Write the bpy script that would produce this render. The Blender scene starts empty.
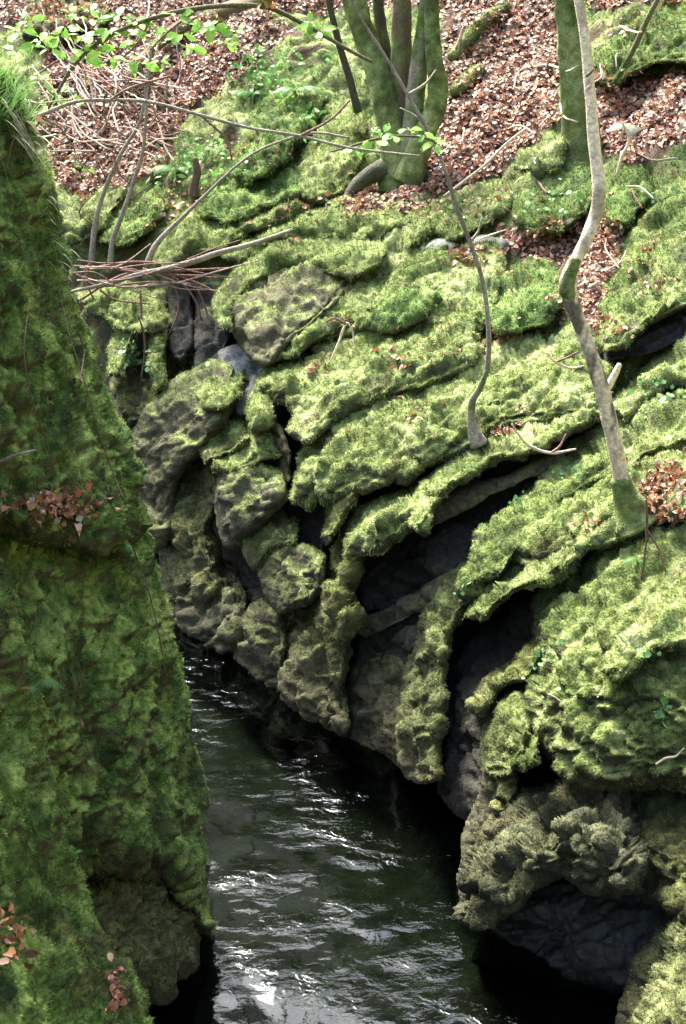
import bpy, math, random
import numpy as np
from mathutils import Vector

random.seed(7)
RNG = np.random.default_rng(7)
S = bpy.context.scene
COL = S.collection

# ------------------------------------------------------------------ camera
W, H = 686, 1024
FPX = 1576.0
PITCH = math.radians(21.2)
CAM = np.array([0.0, 0.0, 7.0])
cd = bpy.data.cameras.new("camera")
cam = bpy.data.objects.new("camera", cd)
COL.objects.link(cam)
cam.location = CAM
cam.rotation_euler = (math.pi / 2 - PITCH, 0, 0)
cd.sensor_fit = 'VERTICAL'
cd.sensor_height = 24.0
cd.lens = 24.0 * FPX / H
cd.clip_end = 500
cd.dof.use_dof = True
cd.dof.focus_distance = 12.8
cd.dof.aperture_fstop = 4.0
S.camera = cam

# ------------------------------------------------------------------ light
SUN_DIR = Vector((-0.32, 0.58, 0.78)).normalized()      # towards the sun
elev = math.asin(SUN_DIR.z)
azim = math.atan2(SUN_DIR.x, SUN_DIR.y)
w = bpy.data.worlds.new("World")
S.world = w
w.use_nodes = True
nt = w.node_tree
sky = nt.nodes.new('ShaderNodeTexSky')
sky.sky_type = 'NISHITA'
sky.sun_disc = False
sky.sun_elevation = elev
sky.sun_rotation = azim
sky.air_density = 1.0
sky.dust_density = 4.0
sky.ozone_density = 0.6
bg = nt.nodes['Background']
nt.links.new(sky.outputs[0], bg.inputs[0])
bg.inputs[1].default_value = 0.15
sd = bpy.data.lights.new("sun", 'SUN')
sd.energy = 3.6
sd.angle = math.radians(22)
sd.color = (1.0, 0.96, 0.88)
sun = bpy.data.objects.new("sun", sd)
COL.objects.link(sun)
sun.rotation_euler = SUN_DIR.to_track_quat('Z', 'Y').to_euler()
S.view_settings.view_transform = 'Standard'
S.view_settings.look = 'None'
S.view_settings.exposure = 2.7
S.view_settings.gamma = 1.0
S.cycles.max_bounces = 6
S.cycles.diffuse_bounces = 3
S.cycles.transparent_max_bounces = 8
S.cycles.sample_clamp_indirect = 4

# ------------------------------------------------------------------ maths
FW = np.array([0, math.cos(PITCH), -math.sin(PITCH)])
UP = np.array([0, math.sin(PITCH), math.cos(PITCH)])
RT = np.array([1.0, 0, 0])


def ray(px, py):
    px = np.asarray(px, float); py = np.asarray(py, float)
    xc = (px - W / 2) / FPX; yc = -(py - H / 2) / FPX
    return FW + xc[..., None] * RT + yc[..., None] * UP


def pt(px, py, t):
    return CAM + ray(px, py) * np.asarray(t, float)[..., None]


def at(px, py, Y):
    r = ray(px, py)
    return CAM + r * (Y / r[..., 1])[..., None]


def proj(P):
    d = P - CAM
    z = d @ FW
    return W / 2 + FPX * (d @ RT) / z, H / 2 - FPX * (d @ UP) / z, z


def _h(ix, iy, iz, seed):
    n = (ix * 374761393 + iy * 668265263 + iz * 2147483647 + seed * 1274126177) & 0xffffffff
    n = ((n ^ (n >> 13)) * 1274126177) & 0xffffffff
    n = ((n ^ (n >> 16)) * 2246822519) & 0xffffffff
    return ((n ^ (n >> 15)) & 0xffff) / 65535.0


def noise(P, scale=1.0, seed=0):
    """value noise, -1..1"""
    Q = P * scale
    i = np.floor(Q).astype(np.int64)
    f = Q - i
    f = f * f * (3 - 2 * f)
    r = 0
    for a in (0, 1):
        wa = f[..., 0] if a else 1 - f[..., 0]
        for b in (0, 1):
            wb = f[..., 1] if b else 1 - f[..., 1]
            for c in (0, 1):
                wc = f[..., 2] if c else 1 - f[..., 2]
                r = r + wa * wb * wc * _h(i[..., 0] + a, i[..., 1] + b, i[..., 2] + c, seed)
    return r * 2 - 1


def fbm(P, scale, octv=3, seed=0, gain=0.5):
    r = 0; a = 1; s = 0
    for o in range(octv):
        r = r + a * noise(P + 13.7 * o, scale * 2.03 ** o, seed + o); s += a; a *= gain
    return r / s


def sstep(a, b, x):
    t = np.clip((x - a) / (b - a), 0, 1)
    return t * t * (3 - 2 * t)


# bedding planes of the slate dip down to the left
NB = np.array([-0.50, -0.30, 0.81]); NB /= np.linalg.norm(NB)
B1 = np.cross(NB, [0, 1, 0]); B1 /= np.linalg.norm(B1)
B2 = np.cross(NB, B1)


def billow(P, scale, seed=0):
    """rounded hummocks with sharp creases, -1..1"""
    return 1 - 2 * (1 - np.abs(noise(P, scale, seed))) ** 2.2


def strata(P, seed=0):
    Q = np.stack([P @ B1 * 0.9, P @ B2 * 0.9, P @ NB * 9.0], -1)
    n = noise(Q, 1.0, seed) + 0.5 * noise(Q * np.array([1.7, 1.7, 2.3]), 1.0, seed + 5)
    return np.tanh(n * 2.2)


def facets(P, sc=2.2, seed=0, tilt=.55, crack=.5, an=(0.75, 1.0, 1.9)):
    """broken blocks: every cell of the rock has its own step and slope, with cracks between"""
    Q = np.stack([P @ B1 * an[0], P @ B2 * an[1], P @ NB * an[2]], -1) * sc
    Q = Q + .22 * np.stack([noise(Q, 1.7, 401), noise(Q, 1.7, 402), noise(Q, 1.7, 403)], -1)
    i = np.floor(Q).astype(np.int64)
    f1 = np.full(len(P), 9.0); f2 = np.full(len(P), 9.0); v1 = np.zeros(len(P)); v2 = np.zeros(len(P))
    for a in (-1, 0, 1):
        for b in (-1, 0, 1):
            for c in (-1, 0, 1):
                x, y, z = i[:, 0] + a, i[:, 1] + b, i[:, 2] + c
                h = [_h(x, y, z, seed + k) for k in range(7)]
                dx = np.stack([x + h[0], y + h[1], z + h[2]], -1) - Q
                d = np.sqrt((dx ** 2).sum(1))
                v = (h[3] * 2 - 1) * .6 - tilt * ((h[4] * 2 - 1) * dx[:, 0] + (h[5] * 2 - 1) * dx[:, 1] + (h[6] * 2 - 1) * dx[:, 2])
                m = d < f1
                m2 = (~m) & (d < f2)
                f2 = np.where(m, f1, np.where(m2, d, f2)); v2 = np.where(m, v1, np.where(m2, v, v2))
                f1 = np.where(m, d, f1); v1 = np.where(m, v, v1)
    g_ = f2 - f1
    w_ = .5 + .5 * sstep(0, .16, g_)
    return v1 * w_ + v2 * (1 - w_) - crack * (1 - sstep(0, .14, g_))


# ------------------------------------------------------------------ the lie of the land
RW = np.array([(2.9, -8), (2.6, 3), (2.35, 7), (1.95, 8.9), (1.05, 10.0), (0.6, 12.0), (-0.2, 13.2), (-1.15, 14.6),
               (-2.2, 15.8), (-4, 17.0), (-8, 18.5), (-20, 22), (-60, 30)], float)
LW = np.array([(-2.2, -8), (-1.9, 5), (-1.5, 8.3), (-1.3, 9.6), (-1.5, 10.3), (-2.6, 10.8), (-6, 11.9), (-20, 16), (-60, 24)], float)


def sdist(XY, L):
    best = np.full(XY.shape[:-1], 1e9); sg = np.ones_like(best)
    for a, b in zip(L[:-1], L[1:]):
        d = b - a; ll = d @ d
        u = np.clip(((XY - a) @ d) / ll, 0, 1)
        q = XY - a - u[..., None] * d
        dd = np.hypot(q[..., 0], q[..., 1])
        cr = d[0] * (XY[..., 1] - a[1]) - d[1] * (XY[..., 0] - a[0])
        m = dd < best - 1e-9
        sg = np.where(m, np.sign(-cr), sg)
        best = np.where(m, dd, best)
    return best * sg        # + on the right-hand side of the direction


HS = np.array([-3, -0.6, -0.1, 0, .3, .7, 1.2, 2, 4, 7, 12, 20, 45, 90])
HZ = np.array([-.6, -.6, -.45, 0, 1.0, 1.9, 2.4, 3.0, 4.05, 5.6, 9.0, 17, 41, 84])  # unseen far end raised steeply to keep bright sky out of the water's reflection


def hr(s):
    return np.interp(s, HS, HZ)


def hl(s):
    return np.interp(s, [-3, -.4, 0, .35, .8, 2.5, 8, 30, 90], [-.6, -.6, 0, 4.2, 5.0, 5.4, 6.5, 14, 40])


def bank_depth():
    gx = np.arange(-260, 950, 10.0); gy = np.arange(-260, 1290, 10.0)
    X, Yp = np.meshgrid(gx, gy)
    R = ray(X, Yp)
    t = np.full(X.shape, 5.0); done = np.zeros(X.shape, bool)
    while t.min() < 70 and not done.all():
        P = CAM + R * t[..., None]
        hit = P[..., 2] < hr(sdist(P[..., :2], RW))
        done |= hit
        t = np.where(done, t, t + 0.04 + 0.004 * (t - 5))
        done |= t > 70
    for _ in range(2):
        k = np.pad(t, 1, mode='edge')
        t = (k[:-2, 1:-1] + k[2:, 1:-1] + k[1:-1, :-2] + k[1:-1, 2:] + 2 * k[1:-1, 1:-1]) / 6
    return gx, gy, t


GX, GY, TB = bank_depth()


def tb(px, py):
    u = np.clip((np.asarray(px, float) - GX[0]) / 10, 0, len(GX) - 1.001); v = np.clip((np.asarray(py, float) - GY[0]) / 10, 0, len(GY) - 1.001)
    i = u.astype(int); j = v.astype(int); a = u - i; b = v - j
    return (TB[j, i] * (1 - a) * (1 - b) + TB[j, i + 1] * a * (1 - b) + TB[j + 1, i] * (1 - a) * b + TB[j + 1, i + 1] * a * b)


def tps(pts):
    pts = np.array(pts, float); xy = pts[:, :2] / 500; v = pts[:, 2]; n = len(v)

    def U(r2): return r2 * np.log(r2 + 1e-9)
    K = U(((xy[:, None] - xy[None]) ** 2).sum(-1)) + np.eye(n) * 0.002
    P = np.c_[np.ones(n), xy]
    A = np.zeros((n + 3, n + 3)); A[:n, :n] = K; A[:n, n:] = P; A[n:, :n] = P.T
    c = np.linalg.solve(A, np.r_[v, 0, 0, 0])

    def f(px, py):
        q = np.stack([np.asarray(px, float), np.asarray(py, float)], -1) / 500
        r2 = ((q[..., None, :] - xy) ** 2).sum(-1)
        return U(r2) @ c[:n] + c[n] + q @ c[n + 1:]
    return f


tl = tps([(60, 200, 10.3), (75, 300, 10.4), (110, 390, 10.7), (150, 520, 11.0), (190, 700, 11.3), (212, 880, 11.5),
          (205, 950, 11.3), (160, 1024, 10.6), (0, 100, 9.3), (0, 300, 8.9), (0, 480, 8.8), (-150, 300, 7.4),
          (-150, 600, 7.2), (-150, 1000, 7), (100, 540, 9.9), (100, 700, 10.0), (100, 840, 10.2), (0, 700, 9.0), (0, 820, 9.1)])
tn = tps([(0, 560, 7.6), (75, 870, 8.4), (130, 1000, 8.3), (0, 1024, 6.2), (-150, 1000, 5.0), (-150, 560, 6.0), (40, 700, 8.2),
          (150, 1060, 8.3), (0, 800, 7.0)])

# ------------------------------------------------------------------ materials


def N(t, k, **kw):
    n = t.nodes.new(k)
    for a, b in kw.items():
        setattr(n, a, b)
    return n


def mat_surface(name, rough=0.9, bump=0.5, bscale=60, spec=0.3, attr='tint', var=0.35, vscale=25):
    m = bpy.data.materials.new(name); m.use_nodes = True
    t = m.node_tree; p = t.nodes['Principled BSDF']; L = t.links
    a = N(t, 'ShaderNodeAttribute', attribute_name=attr)
    g = N(t, 'ShaderNodeNewGeometry')
    n1 = N(t, 'ShaderNodeTexNoise'); n1.inputs['Scale'].default_value = vscale; n1.inputs['Detail'].default_value = 6
    L.new(g.outputs['Position'], n1.inputs['Vector'])
    mr = N(t, 'ShaderNodeMapRange'); mr.inputs['From Min'].default_value = .3; mr.inputs['From Max'].default_value = .7
    mr.inputs['To Min'].default_value = 1 - var; mr.inputs['To Max'].default_value = 1 + var
    L.new(n1.outputs['Fac'], mr.inputs['Value'])
    mx = N(t, 'ShaderNodeVectorMath', operation='SCALE')
    L.new(a.outputs['Color'], mx.inputs[0]); L.new(mr.outputs[0], mx.inputs['Scale'])
    L.new(mx.outputs[0], p.inputs['Base Color'])
    p.inputs['Roughness'].default_value = rough
    p.inputs['Specular IOR Level'].default_value = spec
    n2 = N(t, 'ShaderNodeTexNoise'); n2.inputs['Scale'].default_value = bscale; n2.inputs['Detail'].default_value = 5
    L.new(g.outputs['Position'], n2.inputs['Vector'])
    b = N(t, 'ShaderNodeBump'); b.inputs['Strength'].default_value = bump; b.inputs['Distance'].default_value = 0.02
    L.new(n2.outputs['Fac'], b.inputs['Height']); L.new(b.outputs[0], p.inputs['Normal'])
    return m


def mat_leaf(name, trans=0.35, rough=0.7, spec=0.2):
    m = bpy.data.materials.new(name); m.use_nodes = True
    t = m.node_tree; p = t.nodes['Principled BSDF']; L = t.links
    a = N(t, 'ShaderNodeAttribute', attribute_name='tint')
    L.new(a.outputs['Color'], p.inputs['Base Color'])
    p.inputs['Roughness'].default_value = rough
    p.inputs['Specular IOR Level'].default_value = spec
    tr = N(t, 'ShaderNodeBsdfTranslucent'); L.new(a.outputs['Color'], tr.inputs['Color'])
    mx = N(t, 'ShaderNodeMixShader'); mx.inputs[0].default_value = trans
    L.new(p.outputs[0], mx.inputs[1]); L.new(tr.outputs[0], mx.inputs[2])
    L.new(mx.outputs[0], t.nodes['Material Output'].inputs['Surface'])
    return m


M_ROCK = mat_surface('mossy_slate', 0.9, 0.9, 55, 0.15, var=0.45, vscale=22)
M_WET = mat_surface('wet_slate', 0.55, 0.6, 35, 0.3, var=0.4, vscale=14)
M_GROUND = mat_surface('woodland_soil', 0.95, 0.9, 45, 0.2, var=0.4, vscale=30)
M_BARK = mat_surface('bark', 0.85, 0.8, 70, 0.25, var=0.35, vscale=35)
M_MOSS = mat_leaf('moss_blades', 0.35)
M_LITTER = mat_leaf('dead_leaves', 0.15, 0.55, 0.35)
M_FRESH = mat_leaf('fresh_leaves', 0.5, 0.5, 0.3)
M_IVY = mat_leaf('ivy_leaves', 0.15, 0.5, 0.35)

# water
M_WATER = bpy.data.materials.new('stream_water'); M_WATER.use_nodes = True
t = M_WATER.node_tree; t.nodes.remove(t.nodes['Principled BSDF']); L = t.links
g = N(t, 'ShaderNodeNewGeometry')
mp = N(t, 'ShaderNodeMapping'); mp.inputs['Rotation'].default_value = (0, 0, math.radians(-24)); mp.inputs['Scale'].default_value = (1.0, 1.5, 1)
L.new(g.outputs['Position'], mp.inputs['Vector'])
n1 = N(t, 'ShaderNodeTexNoise'); n1.inputs['Scale'].default_value = 6.0; n1.inputs['Detail'].default_value = 4; n1.inputs['Roughness'].default_value = .55
n1.inputs['Distortion'].default_value = 0.6
L.new(mp.outputs[0], n1.inputs['Vector'])
b = N(t, 'ShaderNodeBump'); b.inputs['Strength'].default_value = 1.0; b.inputs['Distance'].default_value = 0.018
n0 = N(t, 'ShaderNodeTexNoise'); n0.inputs['Scale'].default_value = 1.1; n0.inputs['Detail'].default_value = 2
L.new(mp.outputs[0], n0.inputs['Vector'])
m0 = N(t, 'ShaderNodeMapRange'); m0.inputs['From Min'].default_value = .44; m0.inputs['From Max'].default_value = .66
m0.inputs['To Min'].default_value = .12; m0.inputs['To Max'].default_value = 1.15
L.new(n0.outputs['Fac'], m0.inputs['Value'])
mm = N(t, 'ShaderNodeMath', operation='MULTIPLY')
L.new(n1.outputs['Fac'], mm.inputs[0]); L.new(m0.outputs[0], mm.inputs[1])
L.new(mm.outputs[0], b.inputs['Height'])
gl = N(t, 'ShaderNodeBsdfGlossy'); gl.inputs['Color'].default_value = (.80, .91, 1, 1); gl.inputs['Roughness'].default_value = 0.04
L.new(b.outputs[0], gl.inputs['Normal'])
tr = N(t, 'ShaderNodeBsdfTransparent'); tr.inputs['Color'].default_value = (0.20, 0.27, 0.24, 1)
fr = N(t, 'ShaderNodeFresnel'); fr.inputs['IOR'].default_value = 1.33; L.new(b.outputs[0], fr.inputs['Normal'])
mx = N(t, 'ShaderNodeMixShader')
L.new(fr.outputs[0], mx.inputs[0]); L.new(tr.outputs[0], mx.inputs[1]); L.new(gl.outputs[0], mx.inputs[2])
L.new(mx.outputs[0], t.nodes['Material Output'].inputs['Surface'])

# ------------------------------------------------------------------ mesh helpers


def mesh_obj(name, V, F, mat, col=None, parent=None, smooth=True, loc=None):
    """V (n,3) world; F list of arrays with equal-sized rows; col (n,3) vertex colour"""
    V = np.asarray(V, float)
    if loc is None:
        loc = np.array([V[:, 0].mean(), V[:, 1].mean(), V[:, 2].min()])
    me = bpy.data.meshes.new(name)
    if not isinstance(F, (list, tuple)):
        F = [F]
    F = [np.asarray(f) for f in F if len(f)]
    nl = sum(f.size for f in F); nf = sum(len(f) for f in F)
    me.vertices.add(len(V)); me.vertices.foreach_set('co', (V - loc).astype(np.float32).ravel())
    me.loops.add(nl); me.loops.foreach_set('vertex_index', np.concatenate([f.ravel() for f in F]).astype(np.int32))
    tot = np.concatenate([np.full(len(f), f.shape[1]) for f in F])
    st = np.r_[0, np.cumsum(tot)[:-1]]
    me.polygons.add(nf); me.polygons.foreach_set('loop_start', st.astype(np.int32))
    me.polygons.foreach_set('loop_total', tot.astype(np.int32))
    if smooth:
        me.polygons.foreach_set('use_smooth', np.ones(nf, bool))
    if col is not None:
        at_ = me.color_attributes.new('tint', 'FLOAT_COLOR', 'POINT')
        c4 = np.c_[np.clip(col, 0, 1), np.ones(len(V))]
        at_.data.foreach_set('color', c4.astype(np.float32).ravel())
    me.update(calc_edges=True)
    me.materials.append(mat)
    o = bpy.data.objects.new(name, me)
    COL.objects.link(o)
    if parent is not None:
        o.parent = parent
        o.location = Vector(loc) - parent.location
    else:
        o.location = loc
    return o


def tag(o, label, cat, group=None, kind=None):
    if label: o['label'] = label
    if cat: o['category'] = cat
    if group: o['group'] = group
    if kind: o['kind'] = kind
    return o


def vnormals(V, F):
    n = np.zeros_like(V)
    for f in F:
        if len(f) == 0: continue
        a, b, c = V[f[:, 0]], V[f[:, 1]], V[f[:, 2]]
        if f.shape[1] == 4:
            fn = np.cross(V[f[:, 2]] - a, V[f[:, 3]] - b)
        else:
            fn = np.cross(b - a, c - a)
        for k in range(f.shape[1]):
            for d in range(3):
                n[:, d] += np.bincount(f[:, k], fn[:, d], len(V))
    return n / (np.linalg.norm(n, axis=1)[:, None] + 1e-12)


def catmull(P, n=6):
    P = np.asarray(P, float); out = []
    m = len(P)
    for i in range(m):
        p0, p1, p2, p3 = P[i - 1], P[i], P[(i + 1) % m], P[(i + 2) % m]
        for k in range(n):
            u = k / n
            out.append(.5 * ((2 * p1) + (-p0 + p2) * u + (2 * p0 - 5 * p1 + 4 * p2 - p3) * u * u + (-p0 + 3 * p1 - 3 * p2 + p3) * u ** 3))
    return np.array(out)


def open_curve(P, n=6):
    P = np.asarray(P, float)
    P = np.vstack([2 * P[0] - P[1], P, 2 * P[-1] - P[-2]])
    out = []
    for i in range(1, len(P) - 2):
        p0, p1, p2, p3 = P[i - 1], P[i], P[i + 1], P[i + 2]
        for k in range(n):
            u = k / n
            out.append(.5 * ((2 * p1) + (-p0 + p2) * u + (2 * p0 - 5 * p1 + 4 * p2 - p3) * u * u + (-p0 + 3 * p1 - 3 * p2 + p3) * u ** 3))
    out.append(P[-2])
    return np.array(out)


def inside(px, py, poly):
    c = np.zeros(px.shape, bool)
    x0, y0 = poly[-1]
    for x1, y1 in poly:
        m = ((y1 > py) != (y0 > py)) & (px < (x0 - x1) * (py - y1) / (y0 - y1 + 1e-12) + x1)
        c ^= m
        x0, y0 = x1, y1
    return c


def edge_dist(px, py, poly):
    best = np.full(px.shape, 1e9); qx = np.zeros_like(best); qy = np.zeros_like(best)
    for (x0, y0), (x1, y1) in zip(poly, np.roll(poly, -1, 0)):
        dx, dy = x1 - x0, y1 - y0
        u = np.clip(((px - x0) * dx + (py - y0) * dy) / (dx * dx + dy * dy + 1e-9), 0, 1)
        ax, ay = x0 + u * dx, y0 + u * dy
        d = np.hypot(px - ax, py - ay)
        m = d < best
        best = np.where(m, d, best); qx = np.where(m, ax, qx); qy = np.where(m, ay, qy)
    return best, qx, qy


# moss palettes: (dark, mid, bright) ------------------------------
PAL = {
    'y': ((0.055, 0.078, 0.020), (0.192, 0.246, 0.068), (0.450, 0.500, 0.220)),   # sunny yellow green
    'm': ((0.034, 0.066, 0.016), (0.120, 0.195, 0.044), (0.310, 0.410, 0.130)),
    'w': ((0.018, 0.034, 0.011), (0.092, 0.165, 0.036), (0.320, 0.440, 0.120)),
    'g': ((0.030, 0.052, 0.010), (0.105, 0.160, 0.034), (0.240, 0.300, 0.085)),   # deep green
    'o': ((0.038, 0.048, 0.014), (0.115, 0.135, 0.035), (0.250, 0.280, 0.085)),   # olive
    'p': ((0.026, 0.028, 0.018), (0.075, 0.080, 0.046), (0.165, 0.180, 0.095)),   # greyish brown moss
}
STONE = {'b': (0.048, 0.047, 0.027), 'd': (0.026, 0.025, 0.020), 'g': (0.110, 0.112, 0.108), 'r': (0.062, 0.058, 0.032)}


def moss_colour(P, pal, seed=0, rnd=None, n=None):
    a, b, c = [np.array(x) for x in PAL[pal]]
    if pal in 'ym':
        gm = (0.75 * sstep(-.1, .5, fbm(P, 1.1, 2, 140)))[:, None]
        a, b, c = [x * (1 - gm) + np.array(y) * gm for x, y in zip((a, b, c), PAL['g'])]
    v = 0.5 + 0.60 * fbm(P, 3.2, 3, 40) + 0.36 * noise(P, 17, 61)
    if rnd is not None: v = v + rnd
    v = np.clip(v, 0, 1)[:, None]
    r = np.where(v < .5, a + (b - a) * v * 2, b + (c - b) * (v - .5) * 2)
    # brown-grey splash-zone moss, darkened further to paint in the gorge's shade low down
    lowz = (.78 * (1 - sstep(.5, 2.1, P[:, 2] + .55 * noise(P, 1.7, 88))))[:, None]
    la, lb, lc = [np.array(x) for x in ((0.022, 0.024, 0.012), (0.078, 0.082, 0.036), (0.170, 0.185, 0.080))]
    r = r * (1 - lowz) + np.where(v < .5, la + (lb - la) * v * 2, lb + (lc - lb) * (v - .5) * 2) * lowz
    # brownish dead patches
    if pal == 'w':
        v = np.clip(v * 1.0 + .5 * fbm(P, 7.5, 3, 55)[:, None] + .05, 0, 1)
        r = np.where(v < .5, a + (b - a) * v * 2, b + (c - b) * (v - .5) * 2)
    d = sstep(0.24, 0.55, fbm(P, 3.4, 3, 90))[:, None] * (0.6 if pal == 'w' else .5)
    return r * (1 - d) + np.array((0.105, 0.085, 0.035)) * d


def tufts(P, Nn, C, size, name, parent, k=3, hang=None):
    """little blades of moss standing on the points P"""
    n = len(P)
    if n == 0: return None
    P = np.repeat(P, k, 0); Nn = np.repeat(Nn, k, 0); C = np.repeat(C, k, 0)
    s = np.repeat(size, k)[:, None] if np.ndim(size) else size
    m = n * k
    r = RNG.normal(size=(m, 3))
    steep = np.clip(0.55 - Nn[:, 2], 0, 1)[:, None]
    D = Nn * 0.75 + r * 0.42 + np.array([0, 0, 0.25]) * (1 - steep) + np.array([0, 0, -1.25]) * steep
    D /= np.linalg.norm(D, axis=1)[:, None]
    sd_ = np.cross(D, RNG.normal(size=(m, 3))); sd_ /= np.linalg.norm(sd_, axis=1)[:, None] + 1e-9
    ln = s * RNG.uniform(.6, 1.5, (m, 1)); wd = s * RNG.uniform(.16, .34, (m, 1))
    base = P + RNG.normal(size=(m, 3)) * s * 0.35 - Nn * s * 0.15
    V = np.empty((m, 3, 3))
    V[:, 0] = base - sd_ * wd; V[:, 1] = base + sd_ * wd; V[:, 2] = base + D * ln
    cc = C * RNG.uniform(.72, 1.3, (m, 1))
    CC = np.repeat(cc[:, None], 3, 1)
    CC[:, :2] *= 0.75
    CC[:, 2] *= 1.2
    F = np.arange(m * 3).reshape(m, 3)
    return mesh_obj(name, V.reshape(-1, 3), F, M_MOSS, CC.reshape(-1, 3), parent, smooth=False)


ROCKS = {}
TUFT_JOBS = []
FRINGE = []


def rock(key, label, pts, push=(0.0, 0.25), amp=0.28, wd=26, thick=0.45, depth=tb, pal='y', stone='b', moss=0.5,
         g=2.0, lump=1.0, mat=None, name='mossy_rock', cat='rock', bed=0.5, dens=1.5, size=0.0150, rough_edge=1.9, sink=None, ridge=1.0, fac=.095, fsc=2.0, group='mossy rocks of the gorge side'):
    """A solid boulder or ledge: outline at its real distance, bulging front, thick back."""
    seed = sum(ord(c) * (i + 3) for i, c in enumerate(key)) % 997
    poly = catmull(pts, 7)
    # ragged outline
    q3 = np.c_[poly / 14.0, np.full(len(poly), seed * 1.7)]
    poly = catmull(pts, 7) * .45 + np.repeat(np.array(pts, float), 7, 0) * 0 + .55 * np.concatenate([np.linspace(p, q_, 7, endpoint=False) for p, q_ in zip(np.array(pts, float), np.roll(np.array(pts, float), -1, 0))])
    kr = 1.0 if moss > .25 else .35
    poly = poly + np.c_[noise(q3, 1, seed), noise(q3 + 31, 1, seed)] * rough_edge * 1.3 * kr \
        + np.c_[noise(q3 * .45 + 7, 1, seed + 3), noise(q3 * .45 + 51, 1, seed + 3)] * rough_edge * 2.6 * kr \
        + np.c_[noise(q3 * 2.6, 1, seed + 4), noise(q3 * 2.6 + 77, 1, seed + 4)] * rough_edge * .7 * kr
    x0, y0 = poly.min(0) - g; x1, y1 = poly.max(0) + g
    gx = np.arange(x0, x1 + g, g); gy = np.arange(y0, y1 + g, g)
    X, Y = np.meshgrid(gx, gy)
    ins = inside(X, Y, poly)
    cell = ins[:-1, :-1] | ins[1:, :-1] | ins[:-1, 1:] | ins[1:, 1:]
    use = np.zeros_like(ins)
    use[:-1, :-1] |= cell; use[1:, :-1] |= cell; use[:-1, 1:] |= cell; use[1:, 1:] |= cell
    jj, ii = np.nonzero(use)
    px, py = X[jj, ii], Y[jj, ii]; isin = ins[jj, ii]
    e, ex, ey = edge_dist(px, py, poly)
    px = np.where(isin, px, ex); py = np.where(isin, py, ey); e = np.where(isin, e, 0)
    # smooth the medial ridge of the distance field a little by a soft cap
    u = np.clip(e / wd, 0, 1)
    prof = np.sqrt(np.clip(1 - (1 - u) ** 2, 0, 1))
    prof = 0.40 * prof + 0.34 * np.clip(e / (wd * .45), 0, 1) ** .6 + 0.26 * np.clip(e / (wd * 2.5), 0, 1)
    ylo, yhi = poly[:, 1].max(), poly[:, 1].min()
    v = (py - yhi) / (ylo - yhi)
    if sink is None:
        sink = 0.32 if (depth is tb and moss > .25) else 0.0
    vc = np.zeros(ins.shape)
    for c_ in range(ins.shape[1]):
        r_ = np.nonzero(ins[:, c_])[0]
        if len(r_):
            cuts = np.split(r_, np.nonzero(np.diff(r_) > 1)[0] + 1)
            for k_ in cuts:
                vc[k_, c_] = (np.arange(len(k_)) + .5) / len(k_)
            lo_, hi_ = r_[0], r_[-1]
            vc[:lo_, c_] = 0; vc[hi_ + 1:, c_] = 1
    for _ in range(6):
        kk = np.pad(vc, 2, mode='edge')
        vc = (kk[:-4, 2:-2] + kk[4:, 2:-2] + kk[2:-2, :-4] + kk[2:-2, 4:] + kk[2:-2, 2:-2]) / 5
    vcol = vc[jj, ii]
    sk = sink * (1 - sstep(0, .62, vcol))
    T = depth(px, py) + sk
    pu = push[0] + (push[1] - push[0]) * v
    tf = T - pu - amp * prof
    tk = T - pu + thick * (prof ** 0.8)
    nv = len(px)
    idx = -np.ones(use.shape, int); idx[jj, ii] = np.arange(nv)
    cj, ci = np.nonzero(cell)
    q = np.stack([idx[cj, ci], idx[cj + 1, ci], idx[cj + 1, ci + 1], idx[cj, ci + 1]], 1)
    bid = np.where(isin, np.arange(nv) + nv, np.arange(nv))      # back copies of inner points only
    inn = np.nonzero(isin)[0]
    Vf = pt(px, py, tf); Vb = pt(px, py, tk)
    nF = vnormals(Vf, [q])
    ff = (0.35 + 0.65 * sstep(0, 10, e))[:, None]
    Pn = Vf * 1.0
    Pw = Pn + 0.10 * np.stack([noise(Pn, 3, 201), noise(Pn, 3, 202), noise(Pn, 3, 203)], -1)
    Pd = np.stack([Pw @ B1 * .62, Pw @ B2, Pw @ NB * 1.35], -1)       # hummocks drawn out along the bedding
    amp_v = 0.55 + 0.6 * sstep(-.4, .4, noise(Pn, .9, 77))
    hum = (0.68 * billow(Pd, 2.5, seed) + 0.32 * billow(Pd, 6.1, seed + 2)) * amp_v
    d = 0.10 * lump * fbm(Pn + seed, 1.4, 2, seed) + 0.045 * ridge * hum \
        + (0.030 if moss > .3 else 0.012) * lump * noise(Pw, 13, 3) + 0.016 * lump * noise(Pn, 34, 4)
    d = d + bed * 0.045 * strata(Pn, 11) + fac * facets(Pn, fsc, 5) + fac * .42 * facets(Pn, fsc * 2.6, 15)
    Vf = Vf + nF * d[:, None] * ff
    db = 0.09 * fbm(Vb + seed, 2.2, 2, seed)
    Vb = Vb - nF * db[:, None] * sstep(0, 10, e)[:, None]
    remap = -np.ones(2 * nv, int); remap[:nv] = np.arange(nv); remap[nv + inn] = nv + np.arange(len(inn))
    V = np.vstack([Vf, Vb[inn]])
    qb = remap[bid[q]][:, ::-1]
    bad = (qb < nv).all(1)
    F = np.vstack([q, qb[~bad]])
    F = F[:, ::1]
    nrm = vnormals(V, [F])
    # moss grows on what looks up and on damp patches
    nz = nrm[:, 2]
    mo = sstep(-0.12, 0.30, nz + (moss - 0.5) * 1.6 + 0.42 * fbm(V, 2.4, 3, 21) + 0.12 * noise(V, 11, 8))
    crease = np.zeros(len(V)); crease[:nv] = sstep(0.25, 0.85, -hum)
    mo = mo * (1 - 0.45 * crease)
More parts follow.
